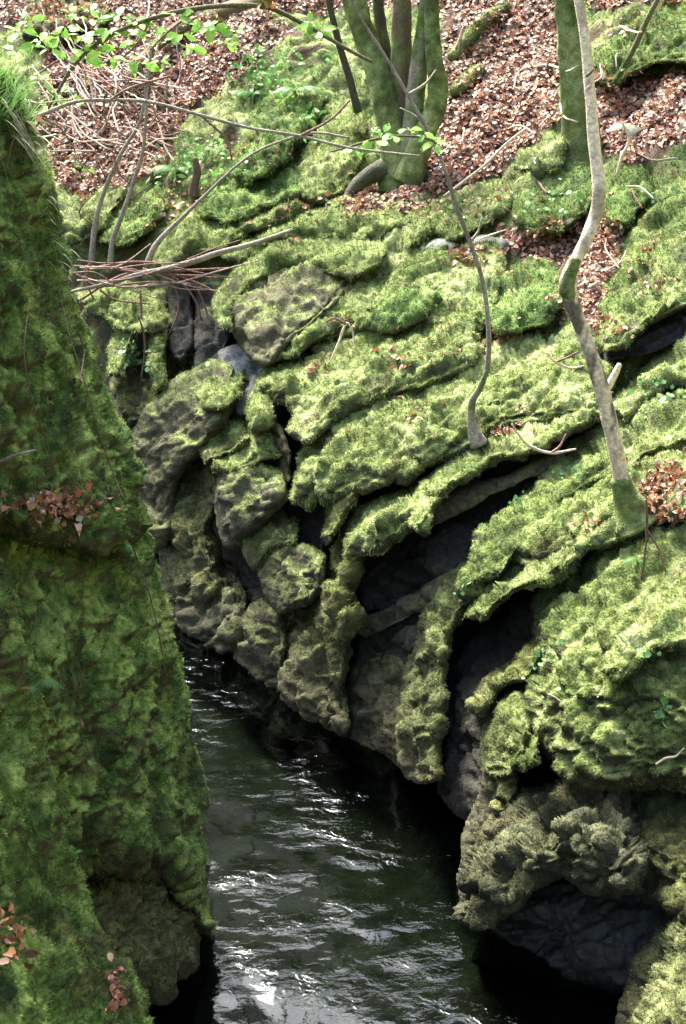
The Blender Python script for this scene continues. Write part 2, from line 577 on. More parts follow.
    st = np.array(STONE[stone]) * (1 + 0.35 * fbm(V, 4, 3, 71))[:, None] * (1 + 0.25 * strata(V, 11))[:, None]
    st = st + np.array((0.03, 0.03, 0.012)) * (.15 if stone == 'd' else 1) * sstep(.1, .5, fbm(V, 7, 2, 33))[:, None]
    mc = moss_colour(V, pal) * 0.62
    zz = sstep(0.05, 0.5, V[:, 2])[:, None]           # wet and bare by the water
    wetness = 0.45 + 0.55 * zz
    mo = mo * (0.15 + 0.85 * sstep(0.12, 0.55, V[:, 2] + 0.25 * noise(V, 3, 5)))
    C = (st * wetness * (1 - mo[:, None]) + mc * mo[:, None])
    o = mesh_obj(name, V, F[:, ::-1], mat or M_ROCK, C)
    tag(o, label, cat, group)
    if moss >= .3 and dens > 0:
        lo = (e < 7) & (vcol > .45)
        if depth is not tb: lo = (e < 5)
        FRINGE.append((o, V[:nv][lo], nrm[:nv][lo], pal, size * (0.75 if depth is not tb else 1), mo[:nv][lo], V[:nv][lo][:, 2]))
    TUFT_JOBS.append((o, V[:nv], nrm[:nv], mo[:nv], q, pal, dens, size))
    ROCKS[key] = o
    return o


def grow_moss(job):
    o, V, Nn, mo, q, pal, dens, size = job
    if dens <= 0: return
    a, b, c, d = (V[q[:, k]] for k in range(4))
    area = 0.5 * np.linalg.norm(np.cross(c - a, d - b), axis=1)
    cen = (a + b + c + d) / 4
    tz = (cen - CAM) @ FW
    m = mo[q].mean(1)
    # per square metre, fewer (bigger) tufts far away
    s = size * np.clip(tz / 12.5, .55, 1.8)
    lam = dens * area * 0.42 / s ** 2 * np.clip(m - 0.18, 0, 1) ** 0.7
    cnt = RNG.poisson(np.clip(lam, 0, 500))
    fi = np.repeat(np.arange(len(q)), cnt)
    if len(fi) == 0: return
    u, v = RNG.random((len(fi), 1)), RNG.random((len(fi), 1))
    P = (a[fi] * (1 - u) + d[fi] * u) * (1 - v) + (b[fi] * (1 - u) + c[fi] * u) * v
    nn = Nn[q[fi, 0]] * (1 - u) + Nn[q[fi, 2]] * u
    nn /= np.linalg.norm(nn, axis=1)[:, None] + 1e-9
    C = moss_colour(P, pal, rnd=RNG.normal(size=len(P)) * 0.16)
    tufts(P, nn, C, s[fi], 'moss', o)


# ------------------------------------------------------------------ ground: one sheet to the horizon
def axis(lo, hi, d, ends):
    core = np.arange(lo, hi + d / 2, d)
    out = [core]
    x, s = hi, d
    r = []
    while x < ends[1]:
        s *= 1.12; x += s; r.append(x)
    x, s = lo, d; l = []
    while x > ends[0]:
        s *= 1.12; x -= s; l.append(x)
    return np.array(l[::-1] + list(core) + r)


LITTER_ZONES = [  # image outlines of the brown leaf-covered ground
    [(440, 0), (560, -10), (560, 120), (520, 150), (480, 185), (430, 190), (395, 200), (350, 215), (340, 200), (395, 175), (440, 130)],
    [(570, 60), (640, 80), (690, 70), (700, 130), (640, 165), (590, 140), (575, 110)],
    [(40, 30), (230, 10), (300, 30), (260, 60), (190, 110), (160, 170), (80, 200), (55, 180), (40, 100)],
    [(540, 225), (600, 215), (625, 225), (600, 290), (605, 330), (575, 320), (560, 270), (500, 250), (500, 235)],
    [(650, 475), (700, 460), (700, 520), (655, 522), (635, 500)],
    [(560, -60), (760, -60), (760, 0), (600, 10)], [(-60, -80), (560, -80), (560, 0), (-60, 30)],
]
ax = axis(-6.5, 6.8, 0.045, (-150, 150)); ay = axis(8.2, 24, 0.045, (-60, 230))
X, Y = np.meshgrid(ax, ay)
XY = np.stack([X, Y], -1)
sr = sdist(XY, RW); sl = -sdist(XY, LW)
rec = 0.80 * (1 - sstep(1.3, 3.0, sr)) + 0.02
Z = np.where(sr > -0.02, hr(sr - rec), np.where(sl > 0, hl(sl - 0.35), -0.6))
Z = np.where((sr <= 0) & (sl <= 0), -0.6, Z)
P = np.stack([X, Y, Z], -1)
P2 = P * np.array([1, 1, .4])
lump = 0.16 * fbm(P2, 0.9, 2, 3) + 0.11 * fbm(P2, 2.6, 3, 5) + 0.02 * noise(P2, 13, 9) + (0.07 * billow(P2 + .3 * noise(P2, 2, 3)[..., None], 2.6, 31) + .03 * billow(P2, 6.5, 32)) * sstep(.8, 1.5, sr)
cr = 0.12 * strata(P, 11) * (sr > 0) * (1 - sstep(2, 4, sr))
Z = Z + lump * sstep(-0.1, 0.5, np.maximum(sr, sl)) + cr + 0.05 * fbm(P2, 3.5, 3, 17) * ((sr <= 0) & (sl <= 0))
Z = Z + (0.13 * facets(P.reshape(-1, 3), 1.5, 5).reshape(Z.shape)) * sstep(.8, 1.5, sr) * (1 - sstep(4.5, 6.5, sr))
far = sstep(25, 60, np.hypot(X, Y))
Z = Z + far * 2.0 * fbm(P2, 0.06, 2, 2)
V = np.stack([X, Y, Z], -1).reshape(-1, 3)
ny, nx = X.shape
I = np.arange(nx * ny).reshape(ny, nx)
Fg = np.stack([I[:-1, :-1], I[:-1, 1:], I[1:, 1:], I[1:, :-1]], -1).reshape(-1, 4)
gn = vnormals(V, [Fg])
gpx, gpy, gz = proj(V)
ok = gz > 1
lit = np.zeros(len(V))
for z in LITTER_ZONES:
    lit = np.maximum(lit, inside(np.where(ok, gpx, -999) + 7 * noise(V, 5, 3), gpy + 7 * noise(V, 5, 4), np.array(z, float)) * 1.0)
lit = np.where((sr.ravel() > 9), 0.9, lit)
mo = sstep(.0, .5, 0.35 + 0.6 * fbm(V, 1.6, 3, 77) + gn[:, 2] - 0.55) * (1 - lit) + lit * sstep(.45, .7, fbm(V, 1.3, 3, 78))
mo *= sstep(0.9, 1.5, sr.ravel()) + (sl.ravel() > 0)
inch = ((sr <= 0) & (sl <= 0)).ravel()
soil = np.array((0.055, 0.034, 0.023)) * (1 + 0.5 * fbm(V, 9, 3, 12))[:, None]
dark = np.array(STONE['d']) * (1 + 0.5 * strata(V, 11))[:, None]
k = sstep(1.0, 2.2, sr.ravel())[:, None]
C = dark * (1 - k) + soil * k
bedc = np.array((0.060, 0.050, 0.028)) * (1 + 0.7 * fbm(V, 5, 3, 6))[:, None]
C = np.where(inch[:, None], bedc, C)
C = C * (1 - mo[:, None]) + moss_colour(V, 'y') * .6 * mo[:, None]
ground = mesh_obj('ground', V, Fg, M_GROUND, C, loc=np.zeros(3))
tag(ground, 'steep woodland ground and stream bed of the gorge', None, kind='structure')
# moss carpet on the open ground (nobody could count it)
vis = (gpx > -60) & (gpx < 750) & (gpy > -60) & (gpy < 1060) & (gz > 5)
fm = vis[Fg].all(1)
GROUND_JOB = (V, gn, mo, Fg[fm])

# water
wx = np.arange(-14, 5.5, 0.05); wy = np.arange(0, 24, 0.05)
X, Y = np.meshgrid(wx, wy)
P = np.stack([X, Y, 0 * X], -1)
a_ = math.radians(25)
Q = np.stack([(X * math.cos(a_) + Y * math.sin(a_)) * 1.3, (-X * math.sin(a_) + Y * math.cos(a_)) * 1.0, 0 * X], -1)
Zw = 0.011 * fbm(Q, 2.2, 3, 51) + 0.005 * fbm(Q, 6.5, 2, 53)
V = np.stack([X, Y, Zw], -1).reshape(-1, 3)
I = np.arange(X.size).reshape(X.shape)
Fw = np.stack([I[:-1, :-1], I[:-1, 1:], I[1:, 1:], I[1:, :-1]], -1).reshape(-1, 4)
water = mesh_obj('water', V, Fw, M_WATER, None, loc=np.zeros(3))
tag(water, 'dark rippling stream with bright glints in the gorge', None, kind='structure')

# ------------------------------------------------------------------ rocks of the right side
R = rock
# far, behind the left wall
R('F1', 'small moss mound at the foot of the leaf slope, close to the dark left wall', [(56, 210), (85, 190), (122, 178), (135, 190), (112, 215), (95, 238), (68, 248)], (0, .2), .25, 20)
R('F2', 'rounded green moss mound under the twiggy saplings in the gully', [(100, 215), (128, 190), (165, 184), (168, 204), (150, 230), (120, 250), (100, 245)], (0, .3), .3, 22, pal='m')
R('F3', 'long bright moss bank just above the fallen branch', [(150, 262), (165, 230), (185, 212), (220, 200), (262, 196), (300, 186), (310, 210), (262, 232), (215, 250), (172, 270)], (0, .35), .35, 26, thick=.6)
R('F4', 'low moss ledge beneath the root end of the fallen branch', [(74, 290), (120, 284), (160, 296), (166, 330), (128, 332), (95, 318)], (0, .25), .25, 20)
R('F5', 'arched moss lip over a small ivy hollow', [(108, 375), (108, 345), (122, 316), (146, 302), (168, 312), (160, 330), (138, 332), (128, 352), (126, 378)], (0.1, .4), .25, 12)
R('F6', 'narrow moss pillar between the two dark hollows under the branch', [(150, 300), (166, 290), (170, 330), (168, 380), (150, 392), (148, 350)], (0.1, .25), .15, 9)
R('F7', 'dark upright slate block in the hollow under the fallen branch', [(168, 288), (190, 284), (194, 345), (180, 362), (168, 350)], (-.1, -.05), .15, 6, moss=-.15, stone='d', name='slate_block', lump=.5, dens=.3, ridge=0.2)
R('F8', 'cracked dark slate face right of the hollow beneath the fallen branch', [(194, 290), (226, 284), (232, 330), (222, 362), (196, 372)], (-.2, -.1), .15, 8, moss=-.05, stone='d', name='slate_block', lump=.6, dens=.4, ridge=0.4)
R('F9', 'shaded olive rock low in the ivy hollow behind the left wall', [(112, 372), (150, 365), (168, 385), (160, 420), (130, 430), (112, 410)], (-.2, .1), .25, 16, pal='o', moss=.3)
R('M1', 'big brown wedge-shaped rock face with a mossy left shoulder', [(122, 445), (140, 408), (175, 380), (212, 358), (236, 368), (238, 396), (226, 424), (205, 452), (180, 480), (168, 545), (150, 550), (136, 500)], (.1, .3), .32, 20, moss=.04, pal='y', stone='r', ridge=0.4)
R('M2', 'small moss cushion on the shoulder of the brown wedge rock', [(198, 392), (204, 372), (232, 352), (248, 366), (244, 396), (226, 412), (206, 408)], (.25, .5), .2, 16)
R('M3', 'flattened moss cushion wedged above the rounded boulder', [(196, 448), (204, 430), (230, 414), (250, 420), (252, 436), (232, 454), (206, 462)], (.2, .5), .2, 14)
R('M4', 'tall olive moss pillar rising from behind the grey rock by the water', [(164, 620), (158, 545), (164, 492), (184, 466), (212, 452), (226, 478), (218, 530), (222, 590), (204, 640), (178, 640)], (.1, .3), .35, 26, pal='o', moss=.45, ridge=0.5)
R('M5', 'rounded boulder with moss crown and bare brown underside beside the deep cleft', [(212, 500), (217, 474), (236, 462), (262, 460), (284, 472), (288, 500), (268, 522), (238, 548), (222, 545)], (.35, .5), .35, 24, moss=.1, ridge=0.35)
R('M6', 'dark grey pebbly-looking mossy rock standing in the far water', [(178, 650), (182, 604), (198, 572), (220, 558), (240, 582), (248, 622), (240, 655), (200, 665)], (.2, .35), .35, 26, pal='p', moss=.35, stone='b')
R('M7', 'slanting moss rib above the rounded boulder', [(214, 466), (240, 432), (250, 402), (262, 392), (270, 425), (284, 456), (258, 464), (232, 474)], (.2, .45), .22, 14, moss=.4)
R('M8', 'bare grey slate slab wedged under the big capped boulder', [(216, 350), (238, 342), (258, 352), (272, 376), (250, 405), (240, 415), (224, 382)], (.05, .2), .12, 6, moss=-.5, stone='g', name='slate_slab', lump=.35, bed=1.2, dens=0, ridge=0.1)
R('R1', 'long moss bank behind the capped boulder, below the tree foot', [(215, 256), (255, 226), (305, 204), (355, 192), (402, 200), (415, 222), (372, 238), (325, 242), (280, 246), (245, 268)], (0, .3), .3, 26, thick=.6)
R('B1', 'large boulder with a bare brown face under a thick moss cap', [(222, 300), (246, 270), (296, 256), (345, 268), (345, 296), (322, 320), (296, 342), (272, 366), (250, 362), (236, 340), (226, 318)], (.2, .45), .42, 30, moss=-.02, stone='r', thick=.7, ridge=0.35)
R('B2', 'thick moss cap drooping over the brown-faced boulder', [(216, 322), (217, 292), (236, 268), (264, 246), (302, 234), (350, 230), (385, 242), (378, 262), (352, 282), (328, 276), (308, 264), (282, 268), (258, 282), (238, 304), (232, 330)], (.4, .75), .22, 14, moss=.8)
R('R2', 'curved moss ledge right of the brown-faced boulder', [(262, 362), (290, 326), (322, 292), (362, 276), (402, 264), (400, 296), (356, 322), (318, 344), (284, 366)], (.05, .4), .3, 22)
R('R3', 'hummocky green rock beside the end of the moss ledge', [(360, 326), (370, 290), (396, 258), (432, 242), (452, 256), (446, 300), (416, 324), (382, 334)], (.0, .35), .3, 24, pal='m')
R('R4', 'broad bright moss slope above the black cleft', [(252, 392), (276, 352), (326, 332), (386, 312), (442, 306), (482, 326), (476, 362), (424, 386), (372, 402), (332, 422), (304, 448), (288, 432), (292, 412), (274, 400)], (.05, .55), .32, 26, thick=.8)
R('R4b', 'hanging moss lobe at the lip of the black cleft', [(244, 412), (247, 392), (262, 380), (274, 396), (266, 428), (250, 432)], (.35, .6), .22, 12)
R('R4c', 'thin bare stone fin inside the black cleft', [(262, 402), (270, 398), (288, 440), (292, 480), (284, 484), (272, 440)], (.15, .3), .1, 5, moss=-.1, stone='r', name='slate_fin', lump=.4, dens=.4, ridge=0.2)
R('R5', 'wide shaggy moss hump below the bright slope', [(290, 500), (296, 456), (328, 426), (380, 398), (432, 376), (484, 364), (506, 384), (474, 422), (432, 444), (400, 456), (366, 470), (342, 468), (322, 484), (310, 510)], (.1, .6), .36, 28, thick=.8)
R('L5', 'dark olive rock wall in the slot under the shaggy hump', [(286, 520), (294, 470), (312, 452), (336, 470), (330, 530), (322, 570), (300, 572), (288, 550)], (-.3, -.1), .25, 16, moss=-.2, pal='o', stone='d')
R('K1', 'sloping moss shelf filling the middle of the bank', [(300, 470), (330, 420), (390, 376), (480, 330), (560, 318), (612, 350), (610, 400), (560, 420), (500, 430), (430, 462), (370, 490), (320, 505)], (.1, .55), .3, 30, thick=.5)
R('K2', 'moss bank behind the foot of the pale bare trunk', [(500, 560), (520, 500), (580, 446), (640, 400), (760, 350), (760, 540), (700, 530), (650, 520), (600, 540), (540, 570)], (.0, .42), .3, 30, thick=.5)
R('K3', 'moss apron behind the capped boulder', [(240, 300), (270, 240), (340, 200), (430, 190), (500, 230), (500, 300), (440, 330), (360, 330), (300, 350), (262, 330)], (-.05, .2), .25, 30, thick=.5)
R('R6a', 'moss roll ending left of the crooked sapling', [(318, 535), (332, 496), (362, 466), (402, 440), (440, 422), (478, 424), (470, 446), (436, 464), (408, 486), (382, 476), (364, 496), (346, 520), (330, 545)], (.2, .65), .26, 16)
R('R6b', 'overhanging moss ledge carrying the crooked sapling', [(406, 528), (420, 492), (444, 464), (480, 436), (520, 400), (562, 382), (598, 392), (606, 414), (572, 442), (530, 452), (500, 462), (466, 478), (446, 498), (424, 534)], (.1, .9), .3, 18, thick=.5)
R('R7', 'lower moss roll along the front of the black overhang', [(340, 538), (356, 506), (398, 488), (428, 476), (448, 476), (434, 512), (408, 528), (382, 546), (352, 552)], (.45, .75), .25, 15)
R('R8', 'ragged moss curtain hanging down the corner of the black overhang', [(316, 620), (328, 566), (342, 520), (366, 530), (360, 562), (354, 592), (364, 618), (352, 640), (347, 672), (336, 694), (328, 660), (326, 640)], (.5, .5), .25, 12, pal='o', moss=.6, stone='r')
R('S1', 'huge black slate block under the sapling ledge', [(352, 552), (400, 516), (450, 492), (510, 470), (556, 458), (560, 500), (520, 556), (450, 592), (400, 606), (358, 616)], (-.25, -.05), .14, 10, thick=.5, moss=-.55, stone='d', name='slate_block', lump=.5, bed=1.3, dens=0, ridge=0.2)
R('S1b', 'tilted brown slate strip below the lip of the sapling ledge', [(422, 516), (448, 490), (508, 474), (560, 450), (566, 462), (530, 478), (480, 500), (436, 522)], (.12, .25), .05, 6, thick=.3, moss=-.2, stone='r', name='slate_slab', lump=.3, bed=1.1, dens=.3, ridge=0.2)
R('S2', 'flat slate shelf at the bottom of the black overhang', [(356, 626), (388, 604), (430, 582), (470, 560), (476, 576), (440, 604), (400, 624), (366, 640)], (.15, .2), .06, 7, moss=-.15, stone='b', name='slate_slab', lump=.3, bed=1.2, dens=.2, ridge=0.2)
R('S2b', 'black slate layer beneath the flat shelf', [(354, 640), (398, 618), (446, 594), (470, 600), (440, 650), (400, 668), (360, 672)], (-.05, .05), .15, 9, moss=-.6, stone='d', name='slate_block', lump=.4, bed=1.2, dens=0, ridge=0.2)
R('S3', 'smooth grey-brown boulder at the water below the black overhang', [(338, 740), (346, 690), (352, 662), (376, 648), (402, 652), (424, 690), (430, 770), (390, 775), (352, 760)], (.0, .2), .3, 24, moss=.08, pal='o', stone='r', lump=.6, bed=.3, ridge=0.3)
R('L1', 'squarish rock with bright moss on its left corner', [(256, 572), (262, 550), (282, 539), (306, 542), (328, 556), (326, 588), (308, 606), (280, 616), (264, 598)], (.35, .55), .3, 18, moss=.22, pal='y', ridge=0.5)
R('L2', 'small pale rounded rock above the squarish one', [(242, 552), (248, 526), (270, 512), (298, 520), (296, 544), (268, 552), (256, 568)], (.25, .5), .25, 16, moss=.3, ridge=0.5)
R('L3', 'leaning moss-streaked rock at the far bend of the water', [(226, 690), (230, 640), (244, 614), (262, 598), (284, 612), (288, 650), (282, 700), (262, 722), (240, 715)], (.3, .45), .3, 20, moss=.2, pal='y', stone='b', ridge=0.4)
R('L4', 'knobbly olive rock column reaching down to the water', [(268, 730), (276, 650), (292, 610), (318, 586), (340, 600), (342, 650), (352, 700), (348, 740), (300, 735)], (.2, .45), .3, 22, moss=.35, pal='o', stone='r')
R('L6', 'little moss knob just above the far water', [(216, 632), (224, 616), (238, 614), (246, 628), (238, 644), (220, 642)], (.4, .5), .15, 9, pal='g')
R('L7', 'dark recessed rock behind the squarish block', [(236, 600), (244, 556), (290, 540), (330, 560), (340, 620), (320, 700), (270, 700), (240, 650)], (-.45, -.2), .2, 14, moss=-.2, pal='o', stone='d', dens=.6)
R('Q1', 'upper moss slope to the right of the pale bare trunk', [(530, 506), (548, 462), (584, 436), (628, 404), (690, 362), (750, 345), (750, 430), (690, 446), (644, 462), (602, 484), (562, 504), (538, 520)], (.1, .4), .3, 24, thick=.7)
R('Q2', 'moss hump left of the foot of the pale bare trunk', [(468, 562), (478, 536), (508, 510), (548, 488), (598, 468), (648, 462), (650, 492), (604, 510), (556, 530), (520, 552), (496, 578), (474, 580)], (.2, .6), .28, 20, thick=.6)
R('Q3a', 'tall ragged moss buttress dropping to the water beside the dark cave', [(392, 760), (398, 690), (410, 636), (426, 598), (452, 572), (482, 556), (500, 568), (480, 596), (456, 634), (444, 672), (448, 704), (440, 780), (408, 785)], (.3, .55), .3, 18, moss=.45, pal='y', stone='r')
R('Q3b', 'long moss roll forming the roof of the dark cave', [(464, 618), (486, 580), (514, 552), (552, 526), (602, 504), (656, 500), (652, 526), (604, 546), (574, 564), (546, 586), (512, 594), (486, 622)], (.2, .8), .28, 16, thick=.6)
R('Q4', 'small slanting moss shelf inside the dark cave', [(474, 706), (486, 678), (512, 656), (540, 630), (546, 654), (528, 678), (506, 692), (486, 712)], (.25, .45), .18, 10, pal='o', moss=.6)
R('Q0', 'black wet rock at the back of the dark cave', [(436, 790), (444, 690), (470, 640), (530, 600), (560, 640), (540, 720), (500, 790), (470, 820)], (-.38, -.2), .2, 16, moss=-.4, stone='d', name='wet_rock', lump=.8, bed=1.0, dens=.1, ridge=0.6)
R('Q5', 'massive green-faced boulder with ivy beside the dark cave', [(522, 700), (530, 640), (536, 606), (560, 580), (598, 552), (640, 528), (700, 514), (760, 520), (760, 770), (700, 790), (650, 790), (600, 795), (560, 775), (536, 745)], (.15, .35), .5, 46, thick=.8, moss=.52, pal='y', ridge=0.75)
R('Q6', 'jutting moss ledge above the ivy hollow on the massive boulder', [(602, 668), (614, 630), (646, 604), (696, 574), (760, 552), (760, 650), (700, 650), (662, 652), (636, 668), (616, 680)], (.5, .95), .22, 18, thick=.5, moss=.6)
R('Q7', 'narrow green rib along the left edge of the massive boulder', [(482, 770), (488, 726), (498, 702), (520, 686), (532, 700), (530, 744), (518, 778), (496, 784)], (.4, .5), .22, 14, moss=.6)
R('Q7b', 'small bright green cushion tucked beside the massive boulder', [(506, 762), (510, 736), (528, 724), (546, 740), (540, 764), (520, 774)], (.6, .65), .18, 12, pal='g', moss=.8)
R('Q9', 'dark ridged rock rising from the water to the narrow green rib', [(458, 900), (462, 830), (478, 792), (490, 758), (512, 762), (520, 792), (500, 826), (484, 862), (472, 910)], (.2, .3), .25, 14, moss=.2, pal='o', stone='b', bed=.1, ridge=.6, fac=.12)
R('Q8n', 'low grey-brown boulder overhanging the water at its foot', [(454, 912), (462, 868), (476, 832), (506, 802), (546, 780), (594, 772), (628, 798), (648, 850), (636, 896), (600, 900), (566, 884), (536, 890), (504, 914), (476, 924)], (.45, .75), .42, 34, thick=.6, moss=.42, pal='p', stone='b', lump=.45, fac=.14, fsc=2.6)
R('Q10', 'broad green-patched rock low at the right edge', [(592, 830), (606, 796), (644, 776), (690, 756), (760, 752), (760, 930), (700, 936), (662, 912), (622, 880)], (.12, .38), .36, 40, thick=.6, moss=.45, pal='o', stone='b', lump=.8)
R('Q12', 'wet dark rock in the shade under the grey-brown boulder', [(470, 960), (500, 905), (560, 880), (640, 885), (720, 910), (760, 960), (720, 1010), (620, 990), (520, 975)], (.1, .1), .2, 20, thick=.5, moss=-.3, stone='d', mat=M_WET, name='wet_rock', dens=.1)
R('Q11', 'nearest moss-topped rock in the lower right corner', [(612, 1090), (616, 1010), (632, 960), (662, 924), (700, 896), (770, 872), (770, 1100), (640, 1100)], (.75, .9), .38, 36, thick=.7, moss=.5, pal='y', size=.019)
# upper slope
R('U1', 'tilted mossy boulder overhanging a black slot below the ferns', [(602, 350), (603, 306), (614, 266), (638, 216), (658, 184), (700, 160), (760, 150), (760, 300), (700, 306), (656, 326), (622, 350)], (.05, .6), .4, 28, thick=.6, pal='y', moss=.55)
R('U1b', 'black slate edge under the tilted mossy boulder', [(604, 362), (606, 340), (650, 330), (700, 306), (720, 318), (684, 342), (640, 356)], (.15, .25), .1, 6, moss=-.7, stone='d', name='slate_slab', lump=.2, dens=0, ridge=0.2)
R('U9r', 'moss bank at the right edge beneath the black slate edge', [(610, 408), (634, 376), (664, 344), (700, 322), (760, 296), (760, 380), (700, 384), (652, 402), (626, 418)], (.1, .45), .28, 22)
R('U2', 'mossy knob left of the straight mossy trunk', [(518, 168), (526, 136), (548, 114), (566, 128), (568, 160), (542, 178)], (0, .2), .3, 18)
R('U3', 'green moss hummock below the straight mossy trunk', [(512, 214), (526, 178), (560, 160), (592, 170), (592, 206), (566, 232), (530, 232)], (0, .3), .35, 24, pal='m')
R('U3b', 'bushy green moss mound right of the pale trunk bend', [(596, 208), (598, 174), (622, 162), (650, 172), (648, 200), (628, 222), (606, 226)], (0, .3), .35, 20, pal='m')
R('U4', 'long low moss mound on the leaf-strewn slope', [(436, 228), (456, 198), (496, 182), (522, 192), (508, 214), (474, 236), (446, 244)], (0, .25), .3, 20)
R('U5', 'round moss hummock between the two bare saplings', [(476, 318), (496, 274), (530, 254), (562, 266), (566, 310), (534, 334), (496, 334)], (0, .35), .35, 26, pal='m')
R('U11', 'flat moss patch stone left of the round hummock', [(428, 334), (440, 292), (466, 268), (488, 280), (484, 322), (470, 350), (444, 350)], (0, .3), .25, 20)
R('U10', 'moss slope behind the crooked sapling', [(466, 388), (496, 346), (548, 328), (600, 342), (616, 372), (574, 392), (524, 400), (490, 408)], (0, .4), .3, 24)
R('U12', 'small moss rock beside the litter at the foot of the black-edged boulder', [(560, 348), (570, 320), (594, 322), (606, 346), (590, 366), (568, 364)], (0, .2), .2, 14)
R('U6', 'dark green mossy outcrop in the top right corner', [(590, 70), (602, 22), (640, -4), (700, -30), (770, -30), (770, 40), (690, 62), (642, 72), (612, 92)], (0, .4), .45, 26, pal='g', thick=.8)
R('U8', 'bright moss mound at the left foot of the clustered trunks', [(302, 200), (306, 150), (320, 108), (344, 84), (368, 104), (366, 160), (346, 192), (322, 208)], (0, .3), .4, 24, thick=.8)
R('U9', 'ferny green outcrop left of the clustered trunks', [(228, 168), (246, 120), (284, 62), (318, 60), (328, 92), (312, 130), (276, 168), (246, 184)], (0, .3), .4, 26, pal='m', thick=.8)
R('U13', 'mossy bank below the ferny outcrop', [(196, 214), (214, 186), (262, 166), (316, 168), (318, 196), (270, 206), (226, 222)], (0, .3), .3, 20, pal='m')
R('U15', 'dark bare boulder on the slope in the top left corner', [(20, 36), (24, 4), (50, -20), (90, -16), (112, 8), (98, 30), (60, 40)], (0, .3), .5, 26, pal='o', moss=.1, stone='d', thick=.9, ridge=.4, dens=.3)
R('U14', 'moss hump right of the clustered trunks by the litter', [(396, 224), (402, 196), (430, 186), (456, 196), (446, 222), (420, 244), (402, 244)], (0, .2), .25, 18)

# ------------------------------------------------------------------ the left wall
LG = 'rocks of the left gorge wall'
kw = dict(depth=tl, pal='w', ridge=.55, rough_edge=3.6, fac=.06, fsc=1.4, bed=.2, stone='b', g=2.0, thick=1.8, group=LG, size=.019)
R('W1', 'tall leaning mossy wall at the upper left with grass on its top', [(-190, 60), (-60, 40), (2, 70), (26, 112), (44, 160), (60, 236), (76, 304), (108, 388), (138, 470), (152, 530), (110, 560), (0, 540), (-190, 560)], (0, .45), .75, 62, moss=.55, name='mossy_cliff', cat='rock wall', lump=1.2, **kw)
R('W2', 'huge mossy wall block standing over the water on the left', [(-190, 500), (10, 494), (70, 498), (122, 504), (152, 532), (166, 600), (188, 700), (203, 780), (212, 850), (216, 905), (206, 945), (184, 912), (156, 876), (90, 870), (20, 900), (-190, 900)], (.05, .45), .7, 50, sink=.45, moss=.52, name='mossy_cliff', cat='rock wall', lump=1.2, **kw)
R('W3', 'grey-brown boulder jutting out low on the left wall above the water', [(66, 910), (86, 884), (140, 878), (180, 898), (200, 934), (194, 974), (160, 996), (116, 990), (80, 950)], (.35, .5), .45, 30, moss=.42, name='mossy_rock', cat='rock', lump=1.1, depth=tl, pal='o', stone='b', thick=1.0, group=LG, size=.019)
R('W5', 'black wet base of the left wall at the waterline', [(-190, 880), (60, 880), (160, 880), (214, 900), (212, 960), (200, 1010), (190, 1100), (-190, 1100)], (-.45, -.35), .35, 24, moss=-.5, stone='d', mat=M_WET, name='wet_rock', cat='rock', lump=1, depth=tl, thick=1.2, group=LG, dens=.1)
R('W4', 'nearest bright mossy bulge filling the lower left corner', [(-190, 520), (-20, 530), (6, 560), (22, 610), (44, 700), (58, 790), (76, 866), (104, 930), (132, 990), (168, 1100), (-190, 1100)], (0, 0), .45, 42, moss=.55, name='mossy_cliff', cat='rock wall', lump=1.1, depth=tn, ridge=.55, rough_edge=3.6, fac=.06, fsc=1.4, bed=.2, pal='w', stone='b', g=2.5, thick=1.4, group=LG, size=.021)

for j in TUFT_JOBS:
    grow_moss(j)
for o, V, Nn, pal, size, mo, z in FRINGE:
    keep = (z > .35 + .2 * noise(V, 3, 5)) & (mo > .12) | (z > .8) & (noise(V, 4, 6) > -.1)
    V, Nn = V[keep], Nn[keep]
    if not len(V): continue
    cl = np.clip(.7 + .8 * noise(V, 8, 66), .3, 1.6)
    sz = size * 1.25 * cl * np.clip(((V - CAM) @ FW) / 12.5, .55, 1.8)
    n2 = Nn * .7 + np.array([0, -.35, -.35]); n2 /= np.linalg.norm(n2, axis=1)[:, None]
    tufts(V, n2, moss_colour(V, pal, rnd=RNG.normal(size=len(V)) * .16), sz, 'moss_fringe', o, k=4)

# moss carpet on the ground
V, gn, mo, q = GROUND_JOB
a, b, c, d = (V[q[:, k]] for k in range(4))
area = 0.5 * np.linalg.norm(np.cross(c - a, d - b), axis=1)
cen = (a + c) / 2
tz = (cen - CAM) @ FW
s = 0.022 * np.clip(tz / 12.5, .6, 2.2)
lam = np.clip(area * 0.40 / s ** 2 * np.clip(mo[q].mean(1) - .2, 0, 1), 0, 10)
cnt = RNG.poisson(lam)
fi = np.repeat(np.arange(len(q)), cnt)
u, v = RNG.random((len(fi), 1)), RNG.random((len(fi), 1))
P = (a[fi] * (1 - u) + b[fi] * u) * (1 - v) + (d[fi] * (1 - u) + c[fi] * u) * v
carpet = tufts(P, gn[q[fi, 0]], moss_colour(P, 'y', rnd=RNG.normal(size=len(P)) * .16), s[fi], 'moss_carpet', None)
tag(carpet, 'carpet of short yellow-green moss on the slope', 'moss', kind='stuff')

# ------------------------------------------------------------------ finding the surface
bpy.context.view_layer.update()
DG = bpy.context.evaluated_depsgraph_get()


def hit(px, py, dy=0.0):
    """the point of the built place seen through a pixel"""
    d = ray(px, py); d = d / np.linalg.norm(d)
    r = S.ray_cast(DG, Vector(CAM), Vector(d))
    if not r[0]:
        return np.array(pt(px, py, tb(px, py))), np.array([0, 0, 1.0]), None
    return np.array(r[1]), np.array(r[2]), r[4]


SOLID = [o for o in S.objects if o.type == 'MESH' and not o.name.startswith('moss')]


# ------------------------------------------------------------------ wood


